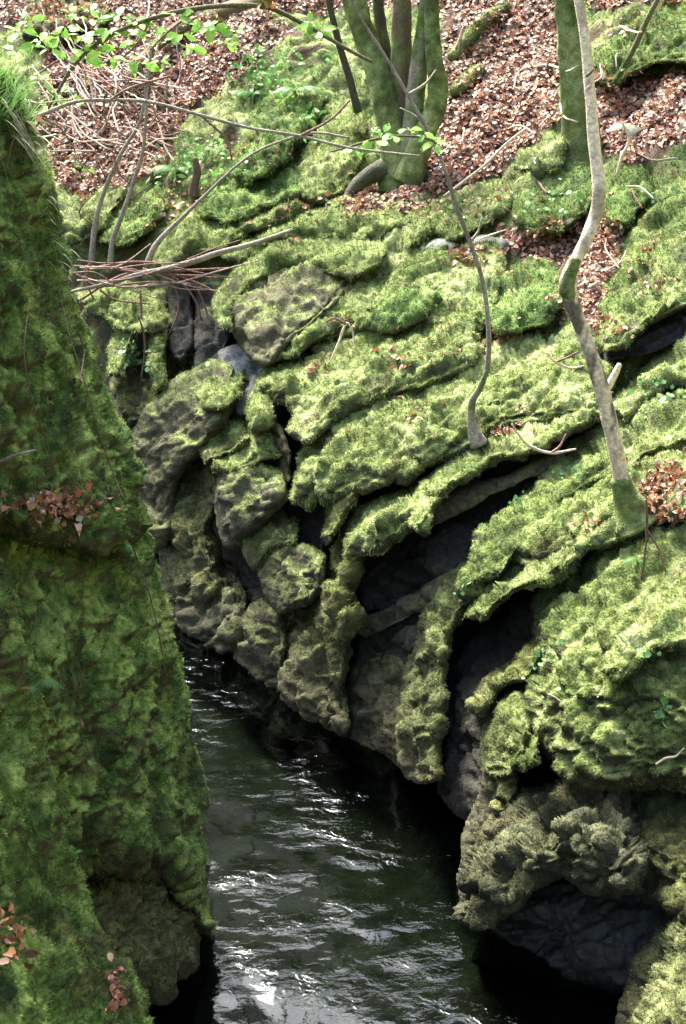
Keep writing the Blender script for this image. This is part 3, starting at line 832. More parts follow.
def tube(P, r, n=9, seed=0, rough=0.10):
    """tapered, slightly knotty round stem along the points P; returns V, quads"""
    P = np.asarray(P, float); r = np.asarray(r, float); m = len(P)
    T = np.gradient(P, axis=0); T /= np.linalg.norm(T, axis=1)[:, None] + 1e-9
    a = np.cross(T[0], [0.3, 0.9, 0.1]); a /= np.linalg.norm(a)
    A = []
    for k in range(m):
        a = a - T[k] * (a @ T[k]); a = a / np.linalg.norm(a); A.append(a)
    A = np.array(A); B = np.cross(T, A)
    th = np.arange(n) / n * 2 * np.pi
    V = P[:, None] + r[:, None, None] * (np.cos(th)[None, :, None] * A[:, None] + np.sin(th)[None, :, None] * B[:, None])
    q0 = V.reshape(-1, 3)
    c = np.repeat(P, n, 0)
    rr = np.repeat(r, n)
    d = (q0 - c)
    q0 = c + d * (1 + rough * noise(q0, 1.0, seed)[:, None] * 1.2 + rough * noise(q0 * np.array([1, 1, .35]), 22, seed + 1)[:, None])
    I = np.arange(m * n).reshape(m, n)
    J = np.roll(I, -1, 1)
    F = np.stack([I[:-1], J[:-1], J[1:], I[1:]], -1).reshape(-1, 4)
    # closed ends
    V = np.vstack([q0, P[0] - T[0] * r[0] * .3, P[-1] + T[-1] * r[-1] * .3])
    e0 = np.stack([np.full(n, m * n), J[0], I[0]], -1); e1 = np.stack([np.full(n, m * n + 1), I[-1], J[-1]], -1)
    return V, F, np.vstack([e0, e1])


def resample(pts, k=5):
    return open_curve(np.array(pts, float), k)


BARK = {'grey': (0.24, 0.205, 0.16), 'pale': (0.60, 0.48, 0.34), 'brown': (0.115, 0.075, 0.05), 'dark': (0.045, 0.036, 0.028),
        'pink': (0.34, 0.24, 0.20), 'red': (0.20, 0.11, 0.085), 'olive': (0.09, 0.085, 0.04)}


def stem(name, pts, width, depth, bark='grey', parent=None, n=8, k=5, mossy=0.0, mpal='y', patches=0.0, tsize=.013, wob=0.0):
    """pts: pixels along the stem; width px (scalar or list); depth: Y in metres (scalar or list)"""
    pts = np.array(pts, float)
    wv = np.full(len(pts), width, float) if np.isscalar(width) else np.array(width, float)
    yv = np.full(len(pts), depth, float) if np.isscalar(depth) else np.array(depth, float)
    if k >= 8: k, n = 26, 22
    Q = resample(np.c_[pts, wv, yv], k)
    P = at(Q[:, 0], Q[:, 1], Q[:, 3])
    if wob:
        P = P + wob * np.stack([noise(P, 5, 301), noise(P, 5, 302), noise(P, 5, 303)], -1)
    t_ = (P - CAM) @ FW
    r = np.maximum(Q[:, 2] * t_ / FPX / 2, .0016)
    V, F, E = tube(P, r, n, int(abs(pts.sum())) % 91)
    C = np.array(BARK[bark]) * (1 + 0.35 * fbm(V * np.array([1, 1, .4]), 14, 3, 8))[:, None]
    if patches:
        pm = sstep(.0, .25, fbm(V * np.array([1, 1, .55]), 8, 3, 70))[:, None] * patches
        C = C * (1 - pm) + np.array((0.05, 0.036, 0.026)) * pm
    mo = np.zeros(len(V))
    if mossy:
        mo = sstep(.35, .75, mossy + .5 * fbm(V, 4, 3, 27))
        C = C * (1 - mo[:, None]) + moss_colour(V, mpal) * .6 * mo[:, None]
    o = mesh_obj(name, V, [F, E], M_BARK, C, parent)
    if mossy:
        grow_moss((o, V, vnormals(V, [F, E]), mo, F, mpal, 3.0, tsize))
    return o


def root_empty(name, loc, label, cat, group=None):
    o = bpy.data.objects.new(name, None)
    COL.objects.link(o); o.location = Vector(loc); o.empty_display_size = .1
    bpy.context.view_layer.update()
    return tag(o, label, cat, group)


def Yhit(px, py):
    return hit(px, py)[0][1]


# clustered trunks
y0 = Yhit(400, 172)
T = root_empty('tree', at(395, 172, y0), 'cluster of mossy trunks growing from one foot at the top centre', 'tree')
up = lambda p, dx=0: [(p[0] + dx * 3, -340), (p[0] + dx, -150)] + []
stem('trunk', [(322, -260), (338, -120), (352, -10), (368, 45), (384, 95), (396, 150), (398, 188)], [16, 20, 22, 24, 27, 33, 44], [y0 + .3] * 4 + [y0 + .1, y0, y0], 'olive', T, 14, 8, .9, 'y')
stem('trunk', [(408, -280), (404, -120), (402, 0), (402, 70), (402, 130), (402, 186)], [16, 18, 20, 22, 27, 38], y0 + .15, 'brown', T, 14, 8, .55, 'm')
stem('trunk', [(442, -260), (434, -120), (427, -5), (420, 55), (414, 110), (408, 182)], [10, 12, 14, 17, 20, 30], y0 - .1, 'grey', T, 12, 8, .6, 'm')
stem('trunk', [(440, -240), (436, -110), (432, -5), (433, 45), (438, 85), (434, 112), (422, 140), (408, 182)], [10, 12, 14, 16, 19, 21, 23, 30], y0 - .25, 'olive', T, 12, 8, .85, 'y')
stem('trunk', [(372, -240), (376, -100), (378, 0), (386, 60), (392, 120), (396, 180)], [9, 10, 12, 14, 16, 22], y0 + .5, 'dark', T, 12, 8, .5, 'o')
stem('root', [(398, 165), (376, 172), (356, 186), (345, 200)], [26, 20, 14, 7], [y0, y0 - .1, y0 - .25, y0 - .4], 'dark', T, 10, 6, .5, 'm')
stem('root', [(404, 168), (420, 172), (432, 182)], [22, 16, 7], [y0, y0 - .15, y0 - .3], 'dark', T, 10, 6, .4, 'm')
T = root_empty('sapling', at(360, 110, y0 - .8), 'thin dark leaning stem left of the clustered trunks', 'sapling')
stem('trunk', [(318, -80), (328, -5), (338, 40), (350, 80), (358, 112)], [5, 6, 7, 8, 9], y0 - .8, 'dark', T, 8, 6, .3, 'o')

# straight trunk
y0 = Yhit(580, 150)
T = root_empty('tree', at(582, 150, y0), 'straight trunk sheathed in green moss at the upper right', 'tree')
stem('trunk', [(552, -330), (560, -150), (567, -20), (572, 45), (578, 105), (583, 165)], [24, 27, 28, 30, 33, 46], y0, 'grey', T, 20, 10, .78, 'y')
stem('limb', [(560, -150), (575, -200), (600, -270)], [12, 10, 7], [y0, y0 + .2, y0 + .5], 'grey', T, 8, 6, .3, 'm')

# pale bent trunk
y0 = Yhit(628, 505)
T = root_empty('tree', at(628, 506, y0), 'pale bare young trunk with a sharp bend and mossy foot on the right ledge', 'tree')
stem('trunk', [(560, -230), (568, -110), (577, -15), (585, 40), (590, 92), (595, 150), (599, 188), (596, 214), (585, 242), (573, 268)],
     [8, 9, 10, 10.5, 11.5, 12.5, 14, 14, 13, 13], [y0 + .4, y0 + .35, y0 + .3, y0 + .25, y0 + .2, y0 + .15, y0 + .1, y0 + .1, y0 + .05, y0], 'pale', T, 14, 10, 0, patches=.4)
stem('trunk', [(574, 262), (568, 282), (572, 302), (583, 332), (596, 370), (607, 410), (616, 450), (623, 484), (631, 512)],
     [13, 17, 15, 13, 14, 15, 16, 18, 22], y0, 'pale', T, 16, 10, .10, 'm', patches=.85)
stem('moss_collar', [(576, 258), (569, 276), (567, 290), (574, 302)], [11, 16, 18, 11], y0 - .01, 'olive', T, 14, 6, .8, 'y', tsize=.02)
stem('moss_collar', [(619, 478), (625, 494), (632, 510), (637, 520)], [19, 25, 38, 60], y0, 'olive', T, 16, 6, .95, 'y', tsize=.024)
for (x, y, dx, dy) in [(597, 203, 6, -8), (586, 76, 8, -7), (604, 398, 9, -6)]:
    stem('bud_twig', [(x, y), (x + dx * .5, y + dy * .4), (x + dx, y + dy)], [4, 3, 2], y0 + .1, 'brown', T, 6, 3)

# crooked sapling
y0 = Yhit(476, 438)
T = root_empty('sapling', at(476, 438, y0), 'thin crooked sapling rooted on the edge of the overhanging moss ledge', 'sapling')
stem('trunk', [(290, -110), (322, -50), (347, -10), (362, 20), (385, 56), (408, 95), (430, 135), (445, 170), (457, 208), (470, 242), (481, 275), (487, 310), (489, 345), (487, 372)],
     [2.2, 2.6, 2.9, 3.2, 3.4, 3.6, 3.8, 4, 4.2, 4.4, 4.6, 5, 5.3, 5.8], y0, 'grey', T, 10, 8, 0, patches=.4)
stem('trunk', [(488, 368), (480, 388), (473, 400), (471, 418), (474, 432), (479, 444)], [6, 7, 8, 9, 13, 22], y0, 'grey', T, 10, 6, .45, 'm', patches=.5)
for P_ in [[(430, 135), (418, 118), (400, 108)], [(470, 242), (478, 232), (482, 218)], [(408, 95), (425, 84), (436, 70)]]:
    stem('twig', P_, [3.5, 2.5, 1.5], y0, 'grey', T, 6, 4)

# saplings in the gully
for nm, pts, lab in [('sapling', [(150, 60), (140, 120), (122, 152), (104, 192), (95, 226), (91, 268)], 'thin grey sapling leaning right in the gully, the left of a pair'),
                     ('sapling', [(152, 40), (147, 100), (143, 150), (132, 186), (121, 218), (113, 240), (109, 272)], 'thin dark sapling in the gully beside the green moss mound, the right of a pair')]:
    y1 = Yhit(pts[-1][0], pts[-1][1]) - .15
    T = root_empty(nm, at(pts[-1][0], pts[-1][1], y1), lab, 'sapling')
    stem('trunk', pts, np.linspace(2.5, 6, len(pts)), y1, 'grey', T, 8, 6, .15, 'o')
    for k in range(5):
        x, y = pts[1 + k % 4]
        stem('twig', [(x, y), (x + random.uniform(-18, 18), y - 14), (x + random.uniform(-34, 34), y - 34)], [2, 1.6, 1], y1, 'brown', T, 5, 4)


def lone(name, label, cat, pts, width, depth, bark='grey', twigs=(), group=None, **k):
    o = stem(name, pts, width, depth, bark, None, **k)
    tag(o, label, cat, group)
    bpy.context.view_layer.update()
    for tw in twigs:
        stem('twig', tw, [2.8, 2.4, 1.8] if len(tw) == 3 else 2.3, depth if np.isscalar(depth) else float(np.mean(depth)), 'red', o, 6, 5)
    return o


y1 = Yhit(190, 255) - .75
lone('fallen_branch', 'pale dead branch lying across the dark hollow behind the left wall', 'branch',
     [(70, 292), (110, 283), (140, 274), (166, 269), (198, 260), (218, 253), (252, 244), (292, 230)], [3, 4, 5, 5.5, 6, 6, 5, 4],
     [y1 - .1, y1, y1, y1, y1, y1 + .1, y1 + .2, y1 + .5], 'grey',
     twigs=[[(74, 266), (110, 268), (150, 274), (205, 276)], [(80, 300), (120, 276), (165, 268)], [(160, 270), (176, 290), (178, 312), (166, 342)],
            [(168, 272), (190, 292), (200, 318), (188, 350)], [(76, 274), (100, 286), (150, 282), (196, 284)], [(150, 272), (190, 270), (232, 268)],
            [(130, 330), (160, 334), (222, 336)], [(196, 284), (206, 310), (210, 330)], [(90, 262), (86, 280), (94, 300)], [(72, 282), (60, 272), (54, 262)],
            [(140, 290), (142, 320), (146, 345), (140, 380)], [(180, 276), (214, 292), (226, 318)], [(84, 270), (130, 262), (172, 264)], [(100, 290), (116, 300), (150, 304)]],
     mossy=.10, mpal='y', n=10)
bpy.context.view_layer.update()
for k in range(16):
    x, y = random.uniform(70, 190), random.uniform(258, 290); a = random.uniform(-.35, .35); l = random.uniform(40, 90)
    o = stem('twig', [(x, y), (x + l * .5, y - l * .5 * a + random.uniform(-6, 6)), (x + l, y - l * a + random.uniform(-8, 8))], [1.8, 1.6, 1], y1 + random.uniform(-.15, .15), random.choice(['red', 'pink']), None, 5, 5)
    tag(o, 'thin reddish twig in the spray of dead twigs beside the fallen branch', 'twig', 'spray of dead twigs at the fallen branch')
lone('long_branch', 'slender branch with a mossy lower end slanting up from the fallen branch', 'branch',
     [(146, 266), (158, 242), (186, 214), (220, 181), (240, 163), (266, 147), (312, 133), (350, 138)], [7, 6, 4, 3.2, 3, 2.8, 2.4, 2], y1 + .3, 'grey', mossy=.18, mpal='y')
lone('bare_branch', 'long thin grey branch reaching from the left edge across to the clustered trunks', 'branch',
     [(-40, 146), (0, 130), (38, 116), (75, 102), (110, 100), (150, 102), (200, 115), (250, 128), (300, 136), (350, 148), (420, 156)], [4, 4, 4, 3.6, 3.4, 3.4, 3.2, 3, 3, 2.6, 2], 12.0, 'grey',
     twigs=[[(200, 115), (225, 138), (232, 160)], [(300, 136), (330, 120), (350, 100)], [(110, 100), (130, 88), (170, 76)], [(38, 116), (60, 128), (75, 150)]])
arch = lone('leafy_branch', 'arching green branch with fresh spring leaves at the top left', 'branch',
            [(34, 130), (53, 100), (75, 64), (105, 38), (150, 19), (200, 8), (260, 6), (300, 22), (345, 48), (372, 62)], [2, 3, 3.6, 4, 4.4, 5, 5, 4.6, 4, 3], 12.6, 'olive', mossy=.2, mpal='y',
            twigs=[[(105, 38), (80, 40), (50, 34)], [(75, 64), (60, 60), (38, 74)], [(150, 19), (140, 40), (120, 60)], [(200, 8), (170, 30), (150, 50)]])
spray = lone('leafy_twig', 'thin twig with drooping fresh green leaves beside the clustered trunks', 'branch',
             [(330, 152), (352, 146), (372, 140), (395, 136), (425, 138), (440, 146)], [1.6, 2, 2.4, 2.4, 2.2, 1.6], 12.4, 'brown')
ylog = Yhit(180, 60)
lone('mossy_log', 'mossy fallen log lying on the leaf slope at the top left', 'log', [(290, -22), (262, -2), (215, 12), (178, 28), (152, 50), (128, 76), (112, 98)], [10, 12, 13, 12, 11, 9, 6],
     [Yhit(262, 5) - .1, Yhit(262, 5) - .1, Yhit(215, 20) - .1, Yhit(178, 36) - .1, Yhit(152, 58) - .1, Yhit(128, 84) - .1, Yhit(112, 104) - .1], 'brown', mossy=.45, mpal='y', n=12)
lone('broken_stick', 'short broken stick with a yellow mossy tip crossing the mossy log', 'stick', [(158, 44), (146, 58), (136, 72), (126, 79)], [4, 6, 8, 5], Yhit(140, 80) - .3, 'brown', mossy=.5, mpal='y')
lone('mossy_log', 'short mossy log among the red leaves right of the clustered trunks', 'log', [(508, 6), (488, 18), (468, 38), (450, 58)], [9, 12, 13, 9],
     [Yhit(508, 10) - .05, Yhit(488, 22) - .05, Yhit(468, 42) - .05, Yhit(450, 62) - .05], 'olive', mossy=.7, mpal='y', n=12)
lone('mossy_log', 'stubby mossy log piece below the short mossy log on the red leaves', 'log', [(482, 68), (470, 78), (454, 92)], [11, 14, 10],
     [Yhit(482, 72) - .05, Yhit(470, 82) - .05, Yhit(454, 96) - .05], 'olive', mossy=.7, mpal='y', n=12)
lone('mossy_branch', 'slanting mossy branch beside the outcrop in the top right corner', 'branch', [(668, -20), (650, 14), (632, 52), (612, 86)], [5, 6, 6, 5], Yhit(612, 88) - .15, 'olive', mossy=.55, mpal='m')
lone('twig', 'bare twig curling off the moss below the crooked sapling', 'twig', [(512, 424), (518, 434), (530, 446), (551, 453), (576, 449)], [1.8, 2.4, 3, 3, 2], Yhit(540, 430) - .35, 'pale', twigs=[[(551, 453), (560, 446), (566, 434)]])
lone('twig', 'short forked pale twig on the moss slope between the two saplings', 'twig', [(546, 352), (556, 362), (570, 368), (584, 366)], [3, 3, 2.4, 1.6], Yhit(560, 372) - .12, 'pale', twigs=[[(556, 362), (566, 358), (578, 352)]])
lone('stick', 'short pale broken stick under the black-edged boulder', 'stick', [(620, 364), (616, 372), (611, 382), (609, 388)], [5, 7, 8, 6], Yhit(612, 388) - .1, 'pale')
lone('stick', 'thin dead stick on the litter above the tilted mossy boulder', 'stick', [(622, 122), (629, 140), (622, 156), (616, 176)], [2, 3, 3, 2], Yhit(618, 176) - .1, 'pale')
lone('twig', 'forked pale twig standing on the bright slope right of the brown-faced boulder', 'twig', [(330, 362), (338, 344), (346, 324), (352, 330), (356, 350)], [1.6, 2.2, 2.4, 2, 1.4], Yhit(340, 362) - .1, 'pale', twigs=[[(346, 324), (334, 318), (326, 322)]])
lone('root', 'hanging ivy root trailing down the massive boulder', 'root', [(646, 500), (647, 530), (644, 560), (638, 600)], [3, 2.6, 2.2, 1.5], Yhit(645, 560) - .1, 'brown', twigs=[[(647, 530), (658, 548), (666, 572)]])
lone('twig', 'small pale twig sticking out beside the ivy on the massive boulder', 'twig', [(656, 764), (666, 758), (676, 756), (684, 748)], [2, 2.6, 2.4, 1.6], Yhit(670, 760) - .06, 'pale')
lone('twig', 'little pale forked twig on the face of the massive boulder', 'twig', [(548, 694), (556, 698), (566, 706), (574, 714)], [1.4, 1.8, 1.8, 1.2], Yhit(560, 700) - .05, 'pale')
lone('stick', 'long pale dead stalk slanting over the leaf-strewn slope', 'stick', [(444, 196), (468, 178), (486, 164), (506, 144), (526, 128)], [2, 2.6, 2.6, 2.4, 1.6], Yhit(460, 196) - .1, 'pale')
lone('stick', 'broken brown stump stick standing on the green bank', 'stick', [(195, 158), (197, 172), (194, 186), (193, 196)], [6, 9, 10, 12], Yhit(194, 196) - .05, 'brown', mossy=.15)
lone('stem', 'thin curved stalk dangling in the ivy hollow', 'stem', [(138, 315), (144, 335), (144, 360), (140, 385)], [1.8, 2, 2, 1.6], Yhit(140, 384) - .3, 'brown')
lone('twig', 'short bare twig poking in from the left edge of the upper wall', 'twig', [(-20, 468), (0, 461), (20, 454), (36, 450)], [4, 3.6, 3, 2], Yhit(20, 460) - .2, 'grey')
for pts, lab in [([(58, 285), (68, 330), (84, 380), (98, 430), (112, 470), (124, 500)], 'thin bare creeper stem trailing down the upper wall to the leaf ledge'),
                 ([(124, 520), (136, 556), (150, 596), (160, 640), (166, 676)], 'thin pale creeper stem hanging down the edge of the huge wall block'),
                 ([(30, 300), (24, 350), (32, 400), (46, 440), (56, 476)], 'faint creeper stem on the left half of the upper wall'),
                 ([(78, 330), (84, 352), (80, 380)], 'short curled pale stem near the right edge of the upper wall')]:
    lone('creeper_stem', lab, 'creeper', pts, 1.4, [hit(x - 6, y)[0][1] - .06 for x, y in pts], 'brown', group='creeper stems on the left wall')

# brushwood: bare sticks tangled on the slope
for k in range(104):
    if k < 84:
        x = random.uniform(62, 190); y = random.uniform(55, 165); a = math.radians(random.gauss(150 if k % 3 else 100, 26)); l = random.uniform(28, 80)
        lab, grp = 'bare twig in the tangle of brushwood on the leaf slope behind the left wall', 'tangled twigs behind the left wall'
    else:
        x = random.uniform(440, 680); y = random.uniform(20, 300); a = math.radians(random.uniform(0, 180)); l = random.uniform(14, 40)
        lab, grp = 'small loose twig scattered on the leaf litter of the right slope', 'loose twigs on the right slope'
    x1, y1_ = x + l * math.cos(a), y - l * math.sin(a)
    x2, y2_ = (x + x1) / 2 + random.uniform(-7, 7), (y + y1_) / 2 + random.uniform(-7, 7)
    ya = Yhit(x, y); yb = Yhit(x1, y1_)
    lift = random.uniform(.02, .35)
    if abs(ya - yb) > 2.5: yb = ya + .5
    ya_, yb_ = ya - lift, yb - lift
    ym = min((ya_ + yb_) / 2, Yhit(x2, y2_) - .03)
    bk = random.choice(['grey', 'grey', 'red', 'pink', 'pale'])
    lab = lab.replace('bare twig', {'red': 'reddish brown twig', 'pink': 'pinkish tan twig', 'grey': 'grey twig', 'pale': 'pale bleached twig'}[bk]).replace('small loose twig', {'red': 'small reddish loose twig', 'pink': 'small pinkish tan loose twig', 'grey': 'small grey loose twig', 'pale': 'small pale loose twig'}[bk])
    o = stem('twig', [(x, y), (x2, y2_), (x1, y1_)], [2.2 * random.uniform(.6, 1.2), 1.8, 1.0], [ya_, ym, yb_], bk, None, 5, 5, wob=.02)
    tag(o, lab, 'twig', grp)

# ------------------------------------------------------------------ leaves


def leaf_mesh(P, Nn, D, ln, wd, C, name, mat, parent=None, fold=.25, curl=.2):
    """n leaves with 8 faces each: a pointed oval folded along its rib and curled"""
    n = len(P)
    D = D - Nn * (D * Nn).sum(1)[:, None]; D /= np.linalg.norm(D, axis=1)[:, None] + 1e-9
    Sd = np.cross(Nn, D)
    prof = [(0, 0), (.28, .42), (.58, .5), (.82, .27), (1, 0)]
    rows = []
    ln = np.broadcast_to(np.asarray(ln, float), (n,))[:, None]; wd = np.broadcast_to(np.asarray(wd, float), (n,))[:, None]
    cu = (curl * RNG.uniform(-.4, 1.4, (n, 1)))
    for u, ww in prof:
        mid = P + D * ln * u + Nn * ln * (-cu * (u - .3) ** 2 * 2)
        rows.append(mid)
        if 0 < u < 1:
            h = fold * RNG.uniform(.3, 1.6, (n, 1))
            rows.append(mid + Sd * wd * ww + Nn * wd * ww * h)
            rows.append(mid - Sd * wd * ww + Nn * wd * ww * h)
    V = np.stack(rows, 1)     # n x 11
    tri = np.array([[0, 1, 2], [0, 3, 1], [7, 8, 10], [7, 10, 9]])
    quad = np.array([[1, 4, 5, 2], [1, 3, 6, 4], [4, 7, 8, 5], [4, 6, 9, 7]])
    off = (np.arange(n) * 11)[:, None, None]
    return mesh_obj(name, V.reshape(-1, 3), [(tri[None] + off).reshape(-1, 3), (quad[None] + off).reshape(-1, 4)], mat,
                    np.repeat(C, 11, 0), parent, smooth=False)


def leaf_spots(samples):
    P, Nn = [], []
    for x, y in samples:
        p, n_, o = hit(x, y)
        if o is None or not o.name.startswith(('ground', 'mossy_rock', 'mossy_cliff', 'moss_carpet', 'moss.', 'moss_fringe')): continue
        P.append(p); Nn.append(n_)
    return np.array(P), np.array(Nn)


BROWNS = np.array([(0.27, 0.11, 0.055), (0.34, 0.15, 0.075), (0.40, 0.25, 0.17), (0.19, 0.085, 0.05), (0.34, 0.27, 0.22), (0.31, 0.13, 0.065), (0.12, 0.065, 0.045), (0.24, 0.11, 0.07), (0.36, 0.20, 0.12)])
smp = []
for z in LITTER_ZONES:
    z = np.array(z, float); b0, b1 = z.min(0), z.max(0)
    m = int((b1[0] - b0[0]) * (b1[1] - b0[1]) / 4.0)
    q = RNG.uniform(b0, b1, (m, 2))
    jit = 9 * np.c_[noise(np.c_[q / 14, q[:, 0] * 0], 1, 5), noise(np.c_[q / 14, q[:, 0] * 0], 1, 6)]
    q = q[inside(q[:, 0] + jit[:, 0], q[:, 1] + jit[:, 1], z)]
    kp = fbm(np.c_[q / 38, q[:, 0] * 0], 1, 3, 9) + RNG.normal(size=len(q)) * .12 > -.42
    smp += list(q[kp])
# loose drifts lying on the moss
for (x, y, rx, ry, m) in [(505, 336, 22, 10, 60), (420, 178, 40, 14, 240), (355, 205, 26, 10, 130), (470, 258, 26, 12, 110), (600, 240, 16, 30, 160), (505, 432, 14, 5, 45),
                          (400, 360, 30, 10, 40), (318, 368, 10, 8, 26), (345, 322, 20, 8, 26), (640, 262, 30, 26, 70), (655, 285, 18, 12, 30), (620, 330, 26, 12, 60),
                          (410, 205, 26, 8, 90), (245, 150, 40, 20, 120), (180, 200, 26, 12, 60), (560, 300, 12, 20, 60), (665, 490, 26, 18, 240), (590, 525, 20, 10, 18),
                          (450, 340, 60, 30, 60), (540, 410, 50, 16, 24), (420, 410, 60, 30, 26), (300, 210, 60, 20, 90), (215, 70, 40, 40, 120), (160, 215, 20, 10, 40),
                          (640, 20, 40, 40, 60), (470, 210, 60, 20, 90), (625, 120, 50, 40, 160), (640, 450, 40, 20, 22), (520, 280, 40, 30, 40),
                          (60, 506, 40, 14, 420), (16, 940, 18, 26, 60), (112, 990, 10, 26, 60), (30, 130, 14, 20, 10), (60, 700, 60, 120, 14)]:
    q = RNG.normal(size=(m, 2)) * np.array([rx, ry]) * .55 + np.array([x, y])
    smp += list(q)
P, Nn = leaf_spots(smp)
Nn = Nn * .6 + RNG.normal(size=P.shape) * .42 + np.array([0, -.1, .5]); Nn /= np.linalg.norm(Nn, axis=1)[:, None]
ln = RNG.uniform(.035, .085, len(P)) * np.where(P[:, 1] > 16, 1.1, .9)
C = BROWNS[RNG.integers(0, len(BROWNS), len(P))] * RNG.uniform(.85, 1.45, (len(P), 1))
P = P + Nn * .012
litter = leaf_mesh(P, Nn, RNG.normal(size=P.shape), ln, ln * RNG.uniform(.45, .75, len(P)), C, 'leaf_litter', M_LITTER, fold=.4, curl=.5)
tag(litter, 'carpet of fallen red-brown leaves over the slope and ledges', 'dead leaves', kind='stuff')

# fresh leaves


def fresh(parent, spots, n, size, spread, Yd, green=(0.22, 0.42, 0.07)):
    P = []; D = []
    for x, y in spots:
        c = at(x, y, Yd)
        a0 = random.uniform(0, 6.28)
        for k in range(n):
            a = a0 + k * 2.4 + random.uniform(-.4, .4)
            d = np.array([math.cos(a), math.sin(a) * .9, -.35 + random.uniform(-.2, .2)])
            P.append(c + d * random.uniform(.0, .35) * spread); D.append(d)
    P = np.array(P); D = np.array(D)
    Nn = RNG.normal(size=P.shape) * .3 + np.array([0, -.5, .8]); Nn /= np.linalg.norm(Nn, axis=1)[:, None]
    ln = size * RNG.uniform(.35, 1.3, len(P))
    C = np.array(green) * RNG.uniform(.7, 1.5, (len(P), 1))
    leaf_mesh(P, Nn, D, ln, ln * .5, C, 'leaves', M_FRESH, parent, fold=.15, curl=.35)


fresh(arch, [(94, 20), (108, 30), (120, 42), (84, 36), (60, 34), (40, 40), (52, 48), (130, 30), (98, 46), (118, 14), (150, 30), (164, 40), (128, 56), (140, 62), (40, 76), (62, 92), (74, 98), (48, 104), (204, 22), (210, 26), (90, 10), (236, 30), (310, 22), (318, 30), (160, 60), (176, 12), (22, 30), (14, 48), (30, 18), (74, 14), (66, 26), (182, 34), (190, 46), (226, 40), (136, 20), (110, 62), (86, 58)], 6, .115, .14, 12.6)
fresh(spray, [(374, 140), (384, 132), (396, 136), (408, 128), (425, 134), (356, 150), (436, 142)], 5, .11, .1, 12.4)

# low green plants on the bank


def plant(label, px, py, n, size, kind='plant', green=(0.13, 0.30, 0.06), cat='plant', rx=10, ry=8, mat=None, upright=.7, group=None, wd=.45):
    P, Nn = leaf_spots([(px + random.gauss(0, rx * .5), py + random.gauss(0, ry * .5)) for _ in range(n)])
    if len(P) == 0: return
    D = RNG.normal(size=P.shape) * .8 + np.array([0, -.2, upright])
    Nl = RNG.normal(size=P.shape) * .35 + np.array([-.1, -.7, .6]); Nl /= np.linalg.norm(Nl, axis=1)[:, None]
    P = P + Nn * RNG.uniform(.02, .08, (len(P), 1)) + np.array([0, -.015, .02])
    ln = size * (1.25 if kind == 'ivy' else 1) * RNG.uniform(.6, 1.3, len(P))
    C = np.array(green) * RNG.uniform(.65, 1.4, (len(P), 1))
    o = leaf_mesh(P, Nl, D, ln, ln * wd, C, kind, mat or M_FRESH, fold=.12, curl=.3)
    return tag(o, label, cat, group)


IV = (0.13, 0.27, 0.08)
for a_ in [('ivy sprig with shiny leaves hanging in the hollow at the right edge', 662, 716, 12, .055, 12, 10), ('ivy strand under the jutting moss ledge', 655, 655, 9, .05, 26, 8),
           ('ivy leaves low on the massive boulder above the grey-brown boulder', 604, 762, 4, .05, 8, 4), ('ivy patch on the left shoulder of the massive boulder', 545, 655, 16, .035, 14, 14),
           ('ivy patch scattered over the massive boulder face', 565, 690, 10, .035, 30, 16), ('ivy sprig on the ragged moss buttress', 462, 590, 16, .035, 9, 12),
           ('ivy sprigs at the upper lip of the right moss rolls', 512, 500, 12, .04, 18, 8), ('ivy cluster just under the right end of the sapling ledge', 572, 470, 22, .038, 22, 12),
           ('ivy band on the moss slope right of the pale trunk', 660, 395, 60, .04, 44, 20), ('ivy cluster beside the foot of the pale trunk', 610, 512, 14, .04, 20, 10),
           ('ivy in the dark hollow under the fallen branch', 192, 358, 34, .05, 20, 12), ('ivy in the arched hollow behind the left wall', 136, 360, 36, .05, 18, 22),
           ('ivy patch on the slope below the straight mossy trunk', 560, 200, 26, .05, 30, 16), ('ivy patch at the top of the tilted mossy boulder', 660, 195, 26, .045, 22, 14),
           ('ivy patch on the moss below the round hummock', 455, 300, 16, .04, 36, 14)]:
    plant(a_[0], a_[1], a_[2], int(a_[3] * 1.9), a_[4], 'ivy', IV, 'ivy', a_[5], a_[6], M_IVY, -.4, 'ivy patches', .8)
for a_ in [('leafy green seedlings on the ferny green outcrop left of the clustered trunks', 262, 76, 150, .11, 40, 30), ('bright green plants on the bank above the moss bank', 200, 165, 150, .10, 50, 24),
           ('green plants on the slope at the middle of the gully', 300, 120, 110, .10, 30, 34), ('low green weeds beside the two thin saplings', 84, 175, 16, .09, 16, 10),
           ('green weeds at the right foot of the clustered trunks', 332, 60, 18, .09, 16, 14), ('small weeds right of the straight mossy trunk', 610, 60, 20, .07, 20, 14)]:
    plant(a_[0], a_[1], a_[2], a_[3], a_[4], 'plant', (0.13, 0.28, 0.06), 'plant', a_[5], a_[6], None, .6, 'green plants on the far slope')
plant('tiny bright seedling leaf in the crack of the left wall', 68, 850, 4, .05, 'plant', (.12, .3, .1), 'plant', 4, 2)

# ferns


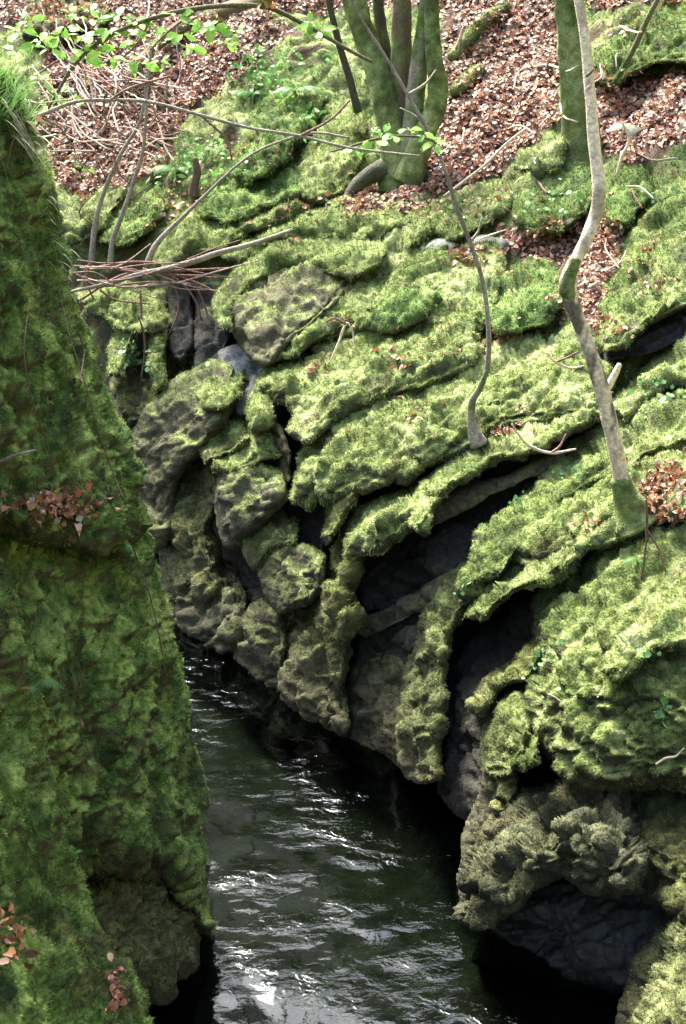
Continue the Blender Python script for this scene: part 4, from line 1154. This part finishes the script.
def fern(label, px, py, n, length, col, cat='fern', dirx=0.0, droop=.5, group=None):
    base, nn, _ = hit(px, py)
    Vs, Fs, Cs = [], [], []; k0 = 0
    for f in range(n):
        a = random.uniform(-1.3, 1.3) + dirx
        d = np.array([math.sin(a), -.55 * math.cos(a), .7]); L_ = length * random.uniform(.7, 1.15)
        m = 16
        u = np.linspace(0, 1, m)[:, None]
        P = base + d * L_ * u + np.array([0, 0, -1.0]) * L_ * droop * 1.5 * u ** 2 + nn * .02
        T_ = np.gradient(P, axis=0); T_ /= np.linalg.norm(T_, axis=1)[:, None]
        Sd = np.cross(T_, [0.1, -.4, 1]); Sd /= np.linalg.norm(Sd, axis=1)[:, None]
        for j in range(1, m):
            w_ = L_ * .20 * math.sin(math.pi * min(1, (j / m) ** .7 * .97 + .02)) + .003
            for sg in (-1, 1):
                tip = P[j] + Sd[j] * sg * w_ + T_[j] * w_ * .45 - np.array([0, 0, .15 * w_])
                b = P[j]; h = L_ / m * .42
                Vs += [b - T_[j] * h, (b + tip) / 2 - T_[j] * h * .9, tip, (b + tip) / 2 + T_[j] * h * .9, b + T_[j] * h]
                Fs.append([k0, k0 + 1, k0 + 2, k0 + 3, ]); Fs.append([k0, k0 + 3, k0 + 4, k0 + 4][:4])
                Fs[-1] = [k0, k0 + 3, k0 + 4, k0]
                k0 += 5
                Cs += [np.array(col) * random.uniform(.75, 1.25)] * 5
    Fq = np.array([f for f in Fs if len(set(f)) == 4]); Ft = np.array([f[:3] for f in Fs if len(set(f)) == 3])
    o = mesh_obj('fern', np.array(Vs), [Fq, Ft], M_FRESH, np.array(Cs), smooth=False)
    return tag(o, label, cat, group)


G1 = 'fern tufts'
fern('pale withered fern fronds beside the straight mossy trunk', 638, 132, 5, .42, (.34, .33, .25), dirx=-1.2)
fern('pale grey fern fronds on the litter below the long moss mound', 500, 240, 4, .34, (.36, .36, .30), dirx=-.4)
fern('withered fern fronds left of the round hummock', 452, 246, 4, .32, (.32, .33, .27), dirx=-1.0)
fern('small green fern on the ferny outcrop', 250, 96, 7, .42, (.11, .27, .05))
fern('green fern on the bank above the thick moss bank', 176, 172, 7, .36, (.11, .26, .05))
fern('green fern under the left end of the arching branch', 296, 92, 7, .36, (.10, .24, .05))
fern('small dark fern low on the nearest bulge of the left wall', 30, 690, 6, .22, (.08, .20, .05), dirx=.5)
fern('little green fern on the huge wall block near the leaf ledge', 118, 548, 5, .16, (.10, .24, .05), dirx=.4)
fern('little fern on the edge of the massive boulder', 640, 560, 5, .14, (.12, .26, .06))

# grass on top of the left wall


def grass(label, x0, x1, y0_, y1_, n, length, cols, hang=0.0, cat='grass'):
    Vs, Cs = [], []
    for k in range(n):
        b, nn, _ = hit(random.uniform(x0, x1), random.uniform(y0_, y1_))
        a = random.uniform(0, 6.28); L_ = length * random.uniform(.5, 1.2)
        d = np.array([math.cos(a) * .45 + .25, math.sin(a) * .4 - .15, 1.0 - hang]) if not hang else np.array([.25 * math.cos(a) + .2, -.45, .25])
        d /= np.linalg.norm(d)
        u = np.linspace(0, 1, 7)[:, None]
        P = b + d * L_ * u + np.array([d[0] * .3, d[1] * .2, -1.0]) * L_ * (.35 + hang) * u ** 2 * random.uniform(.5, 1.3)
        sdv = np.array([-math.sin(a), math.cos(a), 0]) * .6 + np.array([.6, 0, 0]); sdv /= np.linalg.norm(sdv)
        w_ = (1 - u ** 1.5) * random.uniform(.0035, .0075) + .0005
        Vs.append(np.stack([P - sdv * w_, P + sdv * w_], 1).reshape(-1, 3))
        c = np.array(random.choice(cols)) * random.uniform(.7, 1.3); Cs.append(np.repeat(c[None], 14, 0))
    f = np.array([[2 * i, 2 * i + 1, 2 * i + 3, 2 * i + 2] for i in range(6)])
    F = (f[None] + (np.arange(n) * 14)[:, None, None]).reshape(-1, 4)
    o = mesh_obj('grass', np.vstack(Vs), F, M_FRESH, np.vstack(Cs), smooth=False)
    return tag(o, label, cat, kind='stuff')


GR = [(.08, .17, .04), (.12, .22, .06), (.06, .12, .035)]
grass('tufts of fresh green grass on top of the left wall', -30, 30, 82, 130, 260, .30, GR)
grass('dry straw-coloured grass hanging from the top of the left wall', -10, 40, 92, 150, 55, .30, [(.30, .28, .14), (.22, .20, .10), (.12, .17, .06)], hang=.9)
grass('sparse green blades drooping down the upper wall edge', 40, 66, 190, 270, 60, .22, GR, hang=.5)
